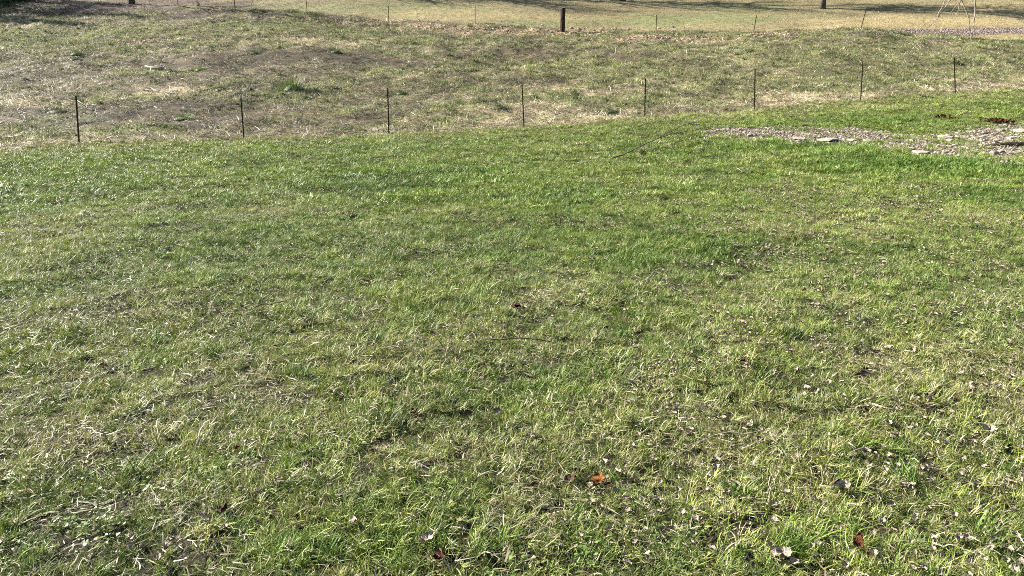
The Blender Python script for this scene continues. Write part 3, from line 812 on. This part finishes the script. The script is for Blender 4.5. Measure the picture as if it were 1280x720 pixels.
# evergreens of the wood corner, just outside the picture: their shade falls into it
def evergreen(loc, H, W, label, seed, group=None, name='evergreen_tree', cat='tree', n=2600):
    r = random.Random(seed); z0 = float(height(loc[0], loc[1])); e = empty(name, (loc[0], loc[1], z0 - .05))
    V = []; Fc = []; tube(V, Fc, [(0, 0, 0), (.05, 0, H * .4), (0, .05, H * .95)], [.028 * H * .5, .02 * H * .5, .01], 7)
    for k in range(26):
        z = H * r.uniform(.08, .9); a = r.uniform(0, 6.283); l = W * .5 * (1 - z / H) ** .7 * .8 + .1
        tube(V, Fc, [(0, 0, z), (math.cos(a) * l, math.sin(a) * l, z + l * .25)], [.03, .008], 4, cap=False)
    mesh_obj('trunk', V, Fc, M_BARK, e, True)
    V = []; Fc = []
    cl = []
    for k in range(70):
        z = H * r.uniform(.06, 1) ; q = W * .5 * max(.08, (1 - (z / H)) ** .6) * r.uniform(.45, 1.05); a = r.uniform(0, 6.283)
        cl.append((q * math.cos(a), q * math.sin(a), z, r.uniform(.12, .22) * W))
    for k in range(n):
        c = r.choice(cl); p = Vector((c[0] + r.gauss(0, c[3] * .5), c[1] + r.gauss(0, c[3] * .5), max(.05, c[2] + r.gauss(0, c[3] * .4))))
        d = Vector((r.gauss(0, 1), r.gauss(0, 1), r.gauss(.2, .8))).normalized(); w = d.orthogonal().normalized() * r.uniform(.03, .06); L = d * r.uniform(.16, .34)
        b = len(V); V += [p - w, p + w, p + L * .6 + w * .8, p + L]; Fc.append((b, b + 1, b + 2, b + 3))
    o = mesh_obj('crown', V, Fc, M_EVER, e); tag(e, label, cat, group); return e
M_EVER = mat_solid('evergreen_leaf', [(.3, (.02, .032, .012)), (.5, (.035, .055, .02)), (.7, (.06, .08, .03))], 3, .6, .25, 0, transl=.15)
for k, (px, py, H, W) in enumerate([(-40, 9, 9, 3.2), (-55, 1, 10, 4), (-100, 6, 11, 5), (-75, 19, 7, 3.4), (-150, 12, 11, 5)]):
    evergreen(ground_at(px, py)[:2], H, W, ['dense evergreen at the edge of the wood corner', 'dense evergreen behind the wood corner edge', 'tall evergreen deep in the wood corner',
              'broad evergreen outermost in the wood corner', 'tallest evergreen left of the wood corner'][k], 40 + k, 'evergreens of the wood corner', n=3200)
for k, (px, py, H, W) in enumerate([(8, 3, .9, 1.6), (30, 2, .8, 1.5), (-14, 8, 1.0, 1.8), (52, -1, .7, 1.3), (85, -2, .7, 1.4)]):
    evergreen(ground_at(px, py)[:2], H, W, ['dark low shrub in the shade behind the leaning stick', 'dark low shrub just behind the leaning stick', 'dark low shrub at the very corner of the wood', 'small dark shrub uphill of the leaning stick',
              'dark shrub nearest the dark trunk in leaf litter'][k], 60 + k, 'dark shrubs of the wood corner', 'shrub', 'shrub', 700)

# ------------------------------------------------------------------ tree whose twigs hang into the top corner
e = empty('overhanging_tree', (12.6, 12.0, float(height(12.6, 12.0)) - .05))
o0 = np.array(e.location)
TV, TF = [], []
def at(px, py, d): return Vector(unproject(px, py, d) - o0)
L1 = at(1216, -60, 9.0)
trunk_pts = [Vector((0, 0, 0)), Vector((.05, 0, 1.2)), Vector((.0, -.1, 2.6)), Vector((-.2, -.1, 4.2)), Vector((-.1, 0, 6.0)), Vector((.2, .1, 8.0))]
tube(TV, TF, trunk_pts, [.24, .17, .15, .12, .08, .03], 10)
mesh_obj('trunk', TV, TF, M_BARK, e, True)
TV, TF = [], []
limb = [trunk_pts[2], trunk_pts[2].lerp(L1, .3) + Vector((0, 0, .75)), trunk_pts[2].lerp(L1, .65) + Vector((0, 0, .7)), L1]
tube(TV, TF, limb, [.07, .05, .034, .016], 7)
lb2 = at(1190, -40, 9.1)
tube(TV, TF, [limb[2], limb[2].lerp(lb2, .6) + Vector((0, 0, .12)), lb2], [.024, .015, .009], 6)
for z, a, l in ((4.0, 1.0, 2.2), (4.6, 2.9, 1.8), (5.4, 4.4, 1.7), (6.2, .2, 1.5), (6.9, 3.5, 1.2), (3.4, 5.4, 2.2)):
    b = Vector((-.15, 0, z)); t = b + Vector((math.cos(a) * l, math.sin(a) * l, l * .8))
    tube(TV, TF, [b, b.lerp(t, .5) + Vector((0, 0, .1)), t], [.05, .03, .006], 5)
mesh_obj('limb', TV, TF, M_BARK, e, True)
def twig(pts, r0, r1, d=9.0):
    TV, TF = [], []
    P = [at(a, b, d + dd) for a, b, dd in pts]
    Q = [P[0]]
    for a, b in zip(P[:-1], P[1:]):
        mid = a.lerp(b, .5) + Vector((U(-.006, .006), U(-.01, .01), U(-.006, .006))); Q += [mid, b]
    n = len(Q); tube(TV, TF, Q, [r0 + (r1 - r0) * k / (n - 1) for k in range(n)], 6)
    mesh_obj('twig', TV, TF, M_TWIG, e, True)
twig([(1216, -60, 0), (1205, -25, 0), (1202, 0, 0), (1207, 12, 0), (1211, 23, 0), (1213, 40, .02), (1214.5, 55, .04), (1216, 66, .05), (1217.5, 75, .06)], .0085, .0025)
twig([(1211, 23, 0), (1215, 18, -.02), (1218, 14, -.03)], .0045, .0035)
twig([(1216, -60, 0), (1219, -25, .05), (1218.5, 0, .05), (1219, 14, .05), (1218, 24, .05), (1216.5, 34, .05)], .009, .005)
twig([(1190, -40, .1), (1181, 0, .1), (1176, 12, .1), (1172, 20, .1), (1171, 25, .1)], .0065, .003)
twig([(1196, -45, .1), (1188, 0, .1), (1181, 10, .1), (1171, 24, .1), (1162, 33, .1), (1153, 39, .1), (1148, 44, .1)], .007, .002)
twig([(1204, -20, 0), (1200, 3, 0), (1198, 13, 0), (1194, 22, 0), (1192, 26, 0)], .004, .0015)
twig([(1201, 2, 0), (1192, 11, 0), (1187, 18, 0), (1183, 24, 0)], .0035, .0015)
tag(e, 'thin bare twigs hanging down into view in front of the far pasture', 'tree')

# ------------------------------------------------------------------ fallen branch on the lawn
def branch_obj(name, label, cat, strands, mat, group=None, base_px=None, lift=.0):
    """strands: lists of (px, py, metres above ground, radius); first strand is the main stem"""
    b = ground_at(*base_px); e = empty(name, b)
    for si, st_ in enumerate(strands):
        TV, TF = [], []; pts = []; rr = []
        for (px, py, hz, r) in st_:
            g = ground_at(px, py)
            if hz > 0:                       # a point hz above the ground seen at that place
                for _ in range(6):
                    # move towards the eye until the sight line is hz above the ground
                    d = np.array([g[0], g[1], g[2]])
                    s = np.linspace(1, .5, 400)
                    X = s * d[0]; Y = s * d[1]; Z = EYE + s * (d[2] - EYE)
                    hh = Z - height(X, Y); kk = np.argmin(np.abs(hh - hz))
                    g = np.array([X[kk], Y[kk], Z[kk]]); break
            pts.append(Vector(g - b)); rr.append(r)
        Q, q = [], []
        for i in range(len(pts) - 1):
            Q.append(pts[i]); q.append(rr[i])
            Q.append(pts[i].lerp(pts[i + 1], .5) + Vector((U(-.01, .01), U(-.02, .02), U(-.004, .012)))); q.append((rr[i] + rr[i + 1]) / 2)
        Q.append(pts[-1]); q.append(rr[-1])
        tube(TV, TF, Q, q, 6)
        mesh_obj('stem' if si == 0 else 'side_twig', TV, TF, mat, e, True)
    tag(e, label, cat, group); return e
branch_obj('fallen_branch', 'long thin dead branch with side twigs lying on the lawn', 'branch', [
    [(765, 198, .05, 0.0145), (778, 194, .09, 0.0137), (800, 183, .15, 0.0122), (820, 174, .2, 0.0115), (840, 164, .24, 0.0101), (858, 155, .27, 0.0087), (872, 153, .3, 0.0065), (884, 156, .26, 0.0044)],
    [(858, 155, .27, 0.0107), (875, 156, .22, 0.0087), (892, 162, .13, 0.0058)],
    [(820, 174, .2, 0.0116), (838, 168, .2, 0.0098), (860, 164, .17, 0.0079), (876, 161, .12, 0.0058)],
    [(803, 182, .15, 0.0116), (814, 187, .11, 0.0098), (832, 188, .09, 0.0067)],
    [(822, 174, .2, 0.0107), (836, 182, .13, 0.0087), (844, 190, .08, 0.0058)],
    [(800, 183, .15, 0.0107), (795, 192, .1, 0.0087), (806, 198, .08, 0.0058)],
    [(874, 189, .08, 0.0079), (882, 180, .13, 0.0079), (890, 172, .09, 0.0048)]], M_DTWIG, base_px=(800, 188))
branch_obj('twig', 'thin dark twig lying flat in the middle of the lawn', 'twig',
           [[(598, 424, .05, .006), (625, 425, .06, .005), (650, 423, .06, .005), (692, 429, .04, .003)]], M_DTWIG, base_px=(640, 427))
branch_obj('twig', 'long pale straight twig lying in the grass above the russet leaf', 'twig',
           [[(893, 546, .05, .0022), (930, 543, .06, .0022), (975, 544, .06, .002), (1018, 545, .05, .0014)], [(893, 546, .05, .0018), (872, 553, .04, .002), (852, 563, .02, .0015)]], M_TWIG, base_px=(950, 548))
branch_obj('twig', 'short dark stub of twig in the grass of the mid lawn slope', 'twig',
           [[(318, 385, .05, .006), (340, 381, .06, .006), (358, 376, .05, .004)]], M_DTWIG, base_px=(338, 384))
branch_obj('twig', 'small forked pale twig on green grass below the gravel', 'twig',
           [[(921, 210, .05, .006), (928, 215, .06, .006), (937, 215, .06, .005), (940, 209, .07, .004)]], M_PALEWOOD, base_px=(930, 216))
branch_obj('stick', 'dark stick leaning up out of the brush by the wood corner', 'stick',
           [[(51, 14, .02, .03), (46, 10, .3, .028), (41, 5, .7, .02)]], M_BARK, base_px=(51, 14))

# ------------------------------------------------------------------ dead leaves
def leaf_mesh(name, seed, mat, lobed=False, curl=.5, nl=7, aspect=.6):
    """a crumpled leaf about 1 unit long, with thickness-free blade folded along its midrib"""
    r = random.Random(seed); V = []; Fc = []
    nv = 5; rows = nl * (2 if lobed else 1)
    ph = r.uniform(0, 6.28); tw = r.uniform(-.8, .8)
    for i in range(rows + 1):
        t = i / rows
        w = aspect * .5 * math.sin(math.pi * min(1, t * .93 + .05)) ** .7
        if lobed: w *= .55 + .55 * abs(math.sin(t * math.pi * 3.6 + .4))
        for j in range(nv):
            v = (j / (nv - 1) - .5) * 2
            x = t - .5; y = v * w
            z = curl * (.35 * abs(v) ** 1.3 * w * 1.6 + .22 * (x * 2) ** 2 * .6) + .09 * math.sin(7 * t + ph + 2 * v) + .06 * math.sin(15 * t - 4 * v + ph) + r.uniform(-.07, .07)
            x += r.uniform(-.05, .05); y += r.uniform(-.05, .05)
            a = tw * x; V.append((x, y * math.cos(a) - z * math.sin(a), y * math.sin(a) + z * math.cos(a)))
    for i in range(rows):
        for j in range(nv - 1):
            q = i * nv + j; Fc.append((q, q + 1, q + nv + 1, q + nv))
    b = len(V); th = .012            # a second skin gives the blade a thickness
    V += [(x, y, z - th) for x, y, z in V]
    Fc += [tuple(q + b for q in f[::-1]) for f in Fc]
    edge = [i * nv for i in range(rows + 1)] + [rows * nv + j for j in range(1, nv)] + [i * nv + nv - 1 for i in range(rows - 1, -1, -1)] + [j for j in range(nv - 2, 0, -1)]
    for a, c in zip(edge, edge[1:] + edge[:1]): Fc.append((c, a, a + b, c + b))
    me = bpy.data.meshes.new(name); me.from_pydata(V, [], Fc); me.update(); me.materials.append(mat)
    me.polygons.foreach_set('use_smooth', [True] * len(me.polygons)); return me
def stalk_mesh(mat):
    V = []; Fc = []; tube(V, Fc, [(-.48, 0, .03), (-.65, .02, .02), (-.8, .05, .05)], [.016, .013, .012], 5)
    me = bpy.data.meshes.new('stalk'); me.from_pydata([tuple(v) for v in V], [], Fc); me.update(); me.materials.append(mat); return me
STALK = stalk_mesh(M_RUST)
def leaf(px, py, size, me, label, rot, lift=.04, group=None, stalk=True, xy=None):
    g = ground_at(px, py) if xy is None else np.array([xy[0], xy[1], float(height(*xy))])
    o = bpy.data.objects.new('dead_leaf', me); C.objects.link(o)
    nrm = Vector((sd.x * .55 + rot[0] * .35, sd.y * .55 - .25 + rot[1] * .35, .75))
    o.location = (g[0], g[1], g[2] + lift * .8)
    o.rotation_euler = (nrm.to_track_quat('Z', 'Y') @ Matrix.Rotation(rot[2], 4, 'Z').to_quaternion()).to_euler()
    o.scale = (size * (.68 if stalk else .60),) * 3
    tag(o, label, 'leaf', group)
    if stalk:
        s = bpy.data.objects.new('stalk', STALK); C.objects.link(s); s.parent = o
    return o
oak = leaf_mesh('oak_leaf', 5, M_ORANGE, True, .8, 8, .85)
leaf(747, 615, .105, oak, 'bright orange lobed oak leaf lying in the lawn', (.5, -.35, 2.2), .055)
leaf(760, 617, .07, leaf_mesh('leaf', 6, M_RUST, False, 1.0), 'rust brown curled leaf touching the orange oak leaf', (.4, .3, .7), .045)
leaf(738, 619, .06, leaf_mesh('leaf', 7, M_PALELEAF, False, 1.0), 'grey crumpled leaf in front of the orange oak leaf', (.3, .2, .1), .045)
leaf(722, 601, .075, leaf_mesh('leaf', 8, M_DARKLEAF, False, .9), 'almost black curled leaf just behind the orange oak leaf', (.6, .5, .3), .04)
leaf(713, 611, .08, leaf_mesh('leaf', 9, M_DARKLEAF, False, .9, 7, .9), 'almost black flat leaf beside the orange oak leaf', (.3, -.3, 1.3), .04)
rus = leaf_mesh('leaf', 10, M_RUST, False, 1.2, 7, .5)
leaf(1071, 694, .10, rus, 'upright folded russet leaf standing in the grass', (.2, -1.15, 1.7), .06)
leaf(1086, 709, .055, rus, 'small rust red leaf beside the upright russet leaf', (.6, -.5, .3), .045)
redm = leaf_mesh('leaf', 12, M_RED, False, .9, 7, .8)
leaf(551, 711, .065, redm, 'dark red leaf beside white crumpled leaf at the lower edge', (.7, .2, 1.9), .05)
leaf(646, 391, .12, redm, 'dark red leaf in a yellowed patch of the mid lawn', (.5, .3, .9), .05)
leaf(929, 459, .085, leaf_mesh('leaf', 13, M_RUST, False, 1.0, 7, .55), 'narrow brown leaf in the grass of the mid lawn', (.6, .5, 2.1), .05)
leaf(518, 523, .07, redm, 'maroon leaf among green blades in the middle of the lawn', (.5, .4, .2), .04)
leaf(217, 557, .075, rus, 'russet leaf near a dark gap in the grass', (.4, .3, 2.8), .04)
leaf(131, 465, .11, rus, 'largest reddish brown leaf in the yellowed part of the lawn', (.5, -.3, .6), .04)
leaf(297, 569, .07, rus, 'small brown leaf beside a broad grass tuft', (.3, .5, 1.2), .04)
leaf(280, 645, .10, leaf_mesh('leaf', 14, M_DARKLEAF, False, .8), 'dark grey leaf behind the broad pale blades', (.4, .2, .4), .035)
pale = [leaf_mesh('pale_leaf', 50 + k, M_PALELEAF, False, U(.9, 1.7), 6, U(.5, .9)) for k in range(7)]
leaf(1053, 624, .12, pale[0], 'largest pale crumpled leaf, with a dark hollow beside it', (.7, -.4, .4), .055)
leaf(1235, 549, .09, pale[1], 'bright whitish crumpled leaf, brightest of the sparse grass', (.5, -.4, 2.0), .05)
leaf(975, 706, .10, pale[2], 'black and white shadowed crumpled leaf at the lower edge', (.8, -.3, .2), .05)
leaf(535, 688, .085, pale[3], 'grey white folded leaf above the dark red leaf', (1.0, -.3, 1.4), .05)
leaf(443, 665, .075, pale[4], 'pale crumpled leaf pile member at the lower edge of the lawn', (.5, .3, .4), .045)
pr = random.Random(91)
bands = [('small pale crumpled leaf in the sparse grass towards the lower right', (860, 1275, 520, 716), 46, (.028, .055)),
         ('small pale crumpled leaf scattered over the right middle of the lawn', (900, 1278, 330, 500), 58, (.045, .085)),
         ('tiny pale crumpled leaf below the gravel wash', (960, 1278, 240, 320), 24, (.06, .10)),
         ('small pale crumpled leaf in the lower middle of the lawn', (430, 850, 530, 716), 30, (.025, .05)),
         ('small pale crumpled leaf in the lower left of the lawn', (10, 420, 500, 716), 20, (.025, .05))]
for lab, (a, b, c, d), n, (s0, s1) in bands:
    cl = [(pr.uniform(a, b), pr.uniform(c, d)) for _ in range(max(4, n // 4))]
    for k in range(n):
        q = pr.choice(cl)
        px = min(b, max(a, pr.gauss(q[0], 26))); py = min(d, max(c, pr.gauss(q[1], 12)))
        leaf(px, py, pr.uniform(s0, s1), pr.choice(pale), lab, (pr.gauss(0, .6), pr.gauss(0, .6), pr.uniform(0, 6.28)), pr.uniform(.025, .045), lab.replace('leaf', 'leaves', 1), stalk=False)
# small crumbs too many to count
n = 22000; x, y = wedge(1.2, 13, 140, 1.5)
w = fbm(x, y, .45, 81, 3) + .16 * sstep(-.05, .45, x / np.maximum(y, 1)) - .1
k = (w > .52) & lawn_keep(x, y, False); x, y = x[k][:n], y[k][:n]
LF = [bpy.data.objects.new('leaf_crumb', leaf_mesh('leaf_crumb', 70 + k, M_PALELEAF, False, 1.4, 3, .7)) for k in range(4)]
scatter('leaf_crumbs', 'crumbs of pale dead leaves down in the lawn', x, y, LF, rng.integers(0, 4, len(x)), np.ones((len(x), 3)), np.zeros(len(x)), rng.uniform(.012, .038, len(x)) * (1 + .04 * y), dz=.034)

# ------------------------------------------------------------------ stones and log in the gravel wash
def stone(px, py, w, d, h, label, seed, rz=0, sink=.35, group=None, mat=M_STONE):
    g = ground_at(px, py)
    me = rock_mesh('stone', seed, mat, w * .5, d * .5, h * .5, 2)
    o = bpy.data.objects.new('stone', me); C.objects.link(o)
    o.location = (g[0], g[1], g[2] + h * .5 - h * sink); o.rotation_euler = (U(-.08, .08), U(-.08, .08), rz)
    tag(o, label, 'stone', group); return o
stone(999, 174.5, .34, .7, .10, 'long flat whitish stone at the grass edge of the gravel wash', 201)
stone(1033, 176, .42, .8, .12, 'widest flat whitish stone at the grass edge of the gravel wash', 202, .2)
stone(1065, 176.5, .20, .4, .12, 'small rounded whitish stone beside the widest flat one', 203)
stone(1085, 177, .22, .4, .10, 'grey stone at the end of the row of whitish stones', 204)
stone(1180, 171.5, .36, .6, .08, 'broad grey flat stone by the green tongue of grass', 205, .1)
stone(1150, 191, .4, .6, .09, 'flat grey stone at the lower edge of the gravel wash', 206)
stone(1276, 165, .45, .6, .13, 'big straw coloured stone at the end of the gravel wash', 207)
stone(1266, 173, .32, .4, .10, 'straw coloured stone just behind the dark log', 208)
stone(1274, 187, .2, .2, .08, 'white stone in front of the dark log', 209)
pr = random.Random(17)
for k in range(34):
    for _ in range(40):
        px, py = pr.uniform(895, 1278), pr.uniform(158, 216)
        g = ground_at(px, py)
        if gravel_mask(np.array([g[0]]), np.array([g[1]]))[0] > .9: break
    w = pr.uniform(.10, .22)
    stone(px, py, w, w * pr.uniform(.6, 1.2), w * pr.uniform(.35, .6), 'middling brown grey stone among the gravel of the wash', 300 + k, pr.uniform(0, 3), .3, 'middling stones in the gravel wash')
# log
b = ground_at(1262, 183); e = empty('rotting_log', b, -.05)
V = []; Fc = []
tube(V, Fc, [(-.55, .05, .0), (-.3, .02, .02), (0, 0, .035), (.4, -.03, .04), (.9, -.02, .03), (1.3, .03, .02)], [.02, .05, .065, .07, .075, .07], 9)
mesh_obj('trunk_piece', V, Fc, M_LOG, e, True)
V = []; Fc = []
tube(V, Fc, [(-.2, 0, .04), (-.28, .05, .09), (-.33, .06, .13)], [.025, .02, .01], 6)
mesh_obj('broken_stub', V, Fc, M_LOG, e, True)
tag(e, 'dark rotting log half sunk in the gravel wash', 'log')
# heaps of russet leaves on the far side of the wash
def leaf_heap(px, py, n, rx, ry, label, mats, seed, size=.07):
    g = ground_at(px, py); e = empty('leaf_heap', g); r = random.Random(seed)
    for k in range(n):
        o = bpy.data.objects.new('dead_leaf_piece', r.choice(mats)); C.objects.link(o); o.parent = e
        x, y = r.gauss(0, rx * .5), r.gauss(0, ry * .5)
        o.location = (x, y, float(height(g[0] + x, g[1] + y)) - g[2] + r.uniform(.02, .07) + .04 * math.exp(-(x / rx) ** 2)); o.scale = (size * r.uniform(.7, 1.4),) * 3
        o.rotation_euler = (r.gauss(0, .5), r.gauss(0, .5), r.uniform(0, 6.28))
    tag(e, label, 'leaves'); return e
rusts = [rus, leaf_mesh('leaf', 15, M_RUST, False, .8), leaf_mesh('leaf', 16, M_DARKLEAF, False, .9), leaf_mesh('leaf', 17, M_RUST, True, .7, 7, .7)]
leaf_heap(1181, 149.5, 22, .26, .25, 'small heap of russet leaves on the green lawn behind the gravel', rusts, 3, .09)
leaf_heap(1246, 154, 48, .45, .5, 'larger heap of russet leaves where lawn meets the gravel wash', rusts, 4, .10)

# ------------------------------------------------------------------ tussocks, sticks and hay heaps in the pasture
def tussock(px, py, w, h, label, tone, seed, n=150, group=None):
    w *= 1.2; h *= 1.15; n = int(n * 1.2)
    g = ground_at(px, py); r = random.Random(seed); e = empty('grass_tussock', (g[0], g[1], g[2] - .02))
    V = []; Fc = []; 
    for k in range(n):
        a = r.uniform(0, 6.283); q = w * .5 * abs(r.gauss(0, .6))
        bx, by = q * 1.5 * math.cos(a), q * math.sin(a)
        L = h * (1.05 - .5 * q / (w * .5)) * r.uniform(.6, 1.25); ww = r.uniform(.010, .018)
        az = a + r.gauss(0, .6); l0 = r.uniform(0, .45); l1 = l0 + r.uniform(.4, 1.3)
        x, y, z = bx, by, 0; b = len(V)
        for s in range(4):
            t = s / 3; wd = ww * .5 * (1 - t ** 1.7)
            V.append((x - math.sin(az) * wd, y + math.cos(az) * wd, z)); V.append((x + math.sin(az) * wd, y - math.cos(az) * wd, z))
            an = l0 + (l1 - l0) * t; x += math.cos(az) * math.sin(an) * L / 3; y += math.sin(az) * math.sin(an) * L / 3; z += math.cos(an) * L / 3
        for s in range(3): Fc.append((b + 2 * s, b + 2 * s + 1, b + 2 * s + 3, b + 2 * s + 2))
    o = mesh_obj('blades', V, Fc, tone, e); o['kind'] = 'stuff'
    Vm = []; Fm = []
    for k in range(5):
        for a in range(10):
            t = 2 * math.pi * a / 10; rr = w * .42 * math.cos(k / 4 * 1.45); Vm.append((rr * math.cos(t) * r.uniform(.85, 1.1), rr * math.sin(t) * r.uniform(.85, 1.1), h * .38 * math.sin(k / 4 * 1.5)))
    for k in range(4):
        for a in range(10): Fm.append((k * 10 + a, k * 10 + (a + 1) % 10, (k + 1) * 10 + (a + 1) % 10, (k + 1) * 10 + a))
    mesh_obj('root_mound', Vm, Fm, M_TUSS_D, e, True)
    tag(e, label, 'tussock', group); return e
M_TUSS = mat_solid('tussock_green', [(.3, (.045, .07, .018)), (.5, (.075, .11, .028)), (.7, (.13, .16, .045))], 6, .6, .3, 0, transl=.3)
M_TUSS_D = mat_solid('tussock_dark', [(.3, (.03, .042, .014)), (.5, (.06, .078, .025)), (.7, (.11, .12, .042))], 6, .7, .2, 0, transl=.2)
tussock(366, 114, .7, .62, 'bright green mound of grass, tallest tussock in the pasture', M_TUSS, 1, 320)
tussock(73, 141, .75, .26, 'broad dark green tussock beside the first near fence post', M_TUSS_D, 2, 240)
tussock(277, 113, .55, .26, 'dark tussock between the tall green mound and the second fence post', M_TUSS_D, 3, 180)
tussock(97, 69, .7, .35, 'small dark green tussock on the left of the upper pasture', M_TUSS, 4, 160)
tussock(94, 75, .5, .22, 'dark low tussock just in front of a greener one in the upper pasture', M_TUSS_D, 5, 120)
tussock(251, 88, .55, .26, 'green tussock under the dark soil patch', M_TUSS, 6, 140)
tussock(214, 90, .4, .24, 'small dark tussock beside the bleached log', M_TUSS_D, 7, 120)
tussock(420, 66, .6, .32, 'dark tussock above the long dark furrow', M_TUSS_D, 8, 150)
tussock(230, 149, .7, .22, 'pale green low tussock in brown soil near the near fence', M_TUSS, 9, 200)
tussock(318, 67, .5, .24, 'dark tussock in the upper edge of the dark soil patch', M_TUSS_D, 10, 120)
tussock(600, 128, .6, .24, 'dark green end of the green streak behind the third fence post', M_TUSS_D, 11, 160)
tussock(625, 136, .6, .26, 'dark green weedy clump between the third and fourth fence posts', M_TUSS_D, 12, 180)
tussock(762, 141, .6, .25, 'dark green weedy clump just behind the fifth fence post', M_TUSS_D, 13, 180)
tussock(502, 118, .5, .24, 'dark clump just behind the third fence post', M_TUSS_D, 14, 150)
tussock(516, 55, .5, .3, 'bright small green clump high in the middle of the pasture', M_TUSS, 15, 120)
tussock(545, 84, .5, .26, 'dark green clump in the middle of the pasture', M_TUSS_D, 16, 120)
tussock(748, 72, .7, .14, 'low dark clump below the thick wooden post', M_LOG, 17, 140)
branch_obj('bleached_log', 'short bleached log lying in the left pasture', 'log',
           [[(182, 83, .05, .05), (192, 85, .07, .06), (203, 86, .08, .09)], [(203, 86, .08, .05), (206, 82, .2, .02)]], M_PALEWOOD, base_px=(193, 87))
branch_obj('bleached_stick', 'bleached forked sticks in hay between the first two fence posts', 'stick',
           [[(182, 112, .05, .018), (200, 113, .09, .018), (222, 118, .05, .012)], [(190, 112, .08, .014), (206, 116, .1, .012), (214, 121, .04, .008)]], M_PALEWOOD, base_px=(200, 117))
branch_obj('bleached_stick', 'bleached sticks lying behind the first fence post', 'stick',
           [[(95, 125, .2, .016), (105, 131, .1, .015), (118, 133, .04, .01)], [(70, 126, .05, .012), (84, 124, .1, .014), (97, 128, .1, .012)], [(100, 127, .12, .01), (96, 136, .03, .008)]], M_PALEWOOD, base_px=(98, 134))
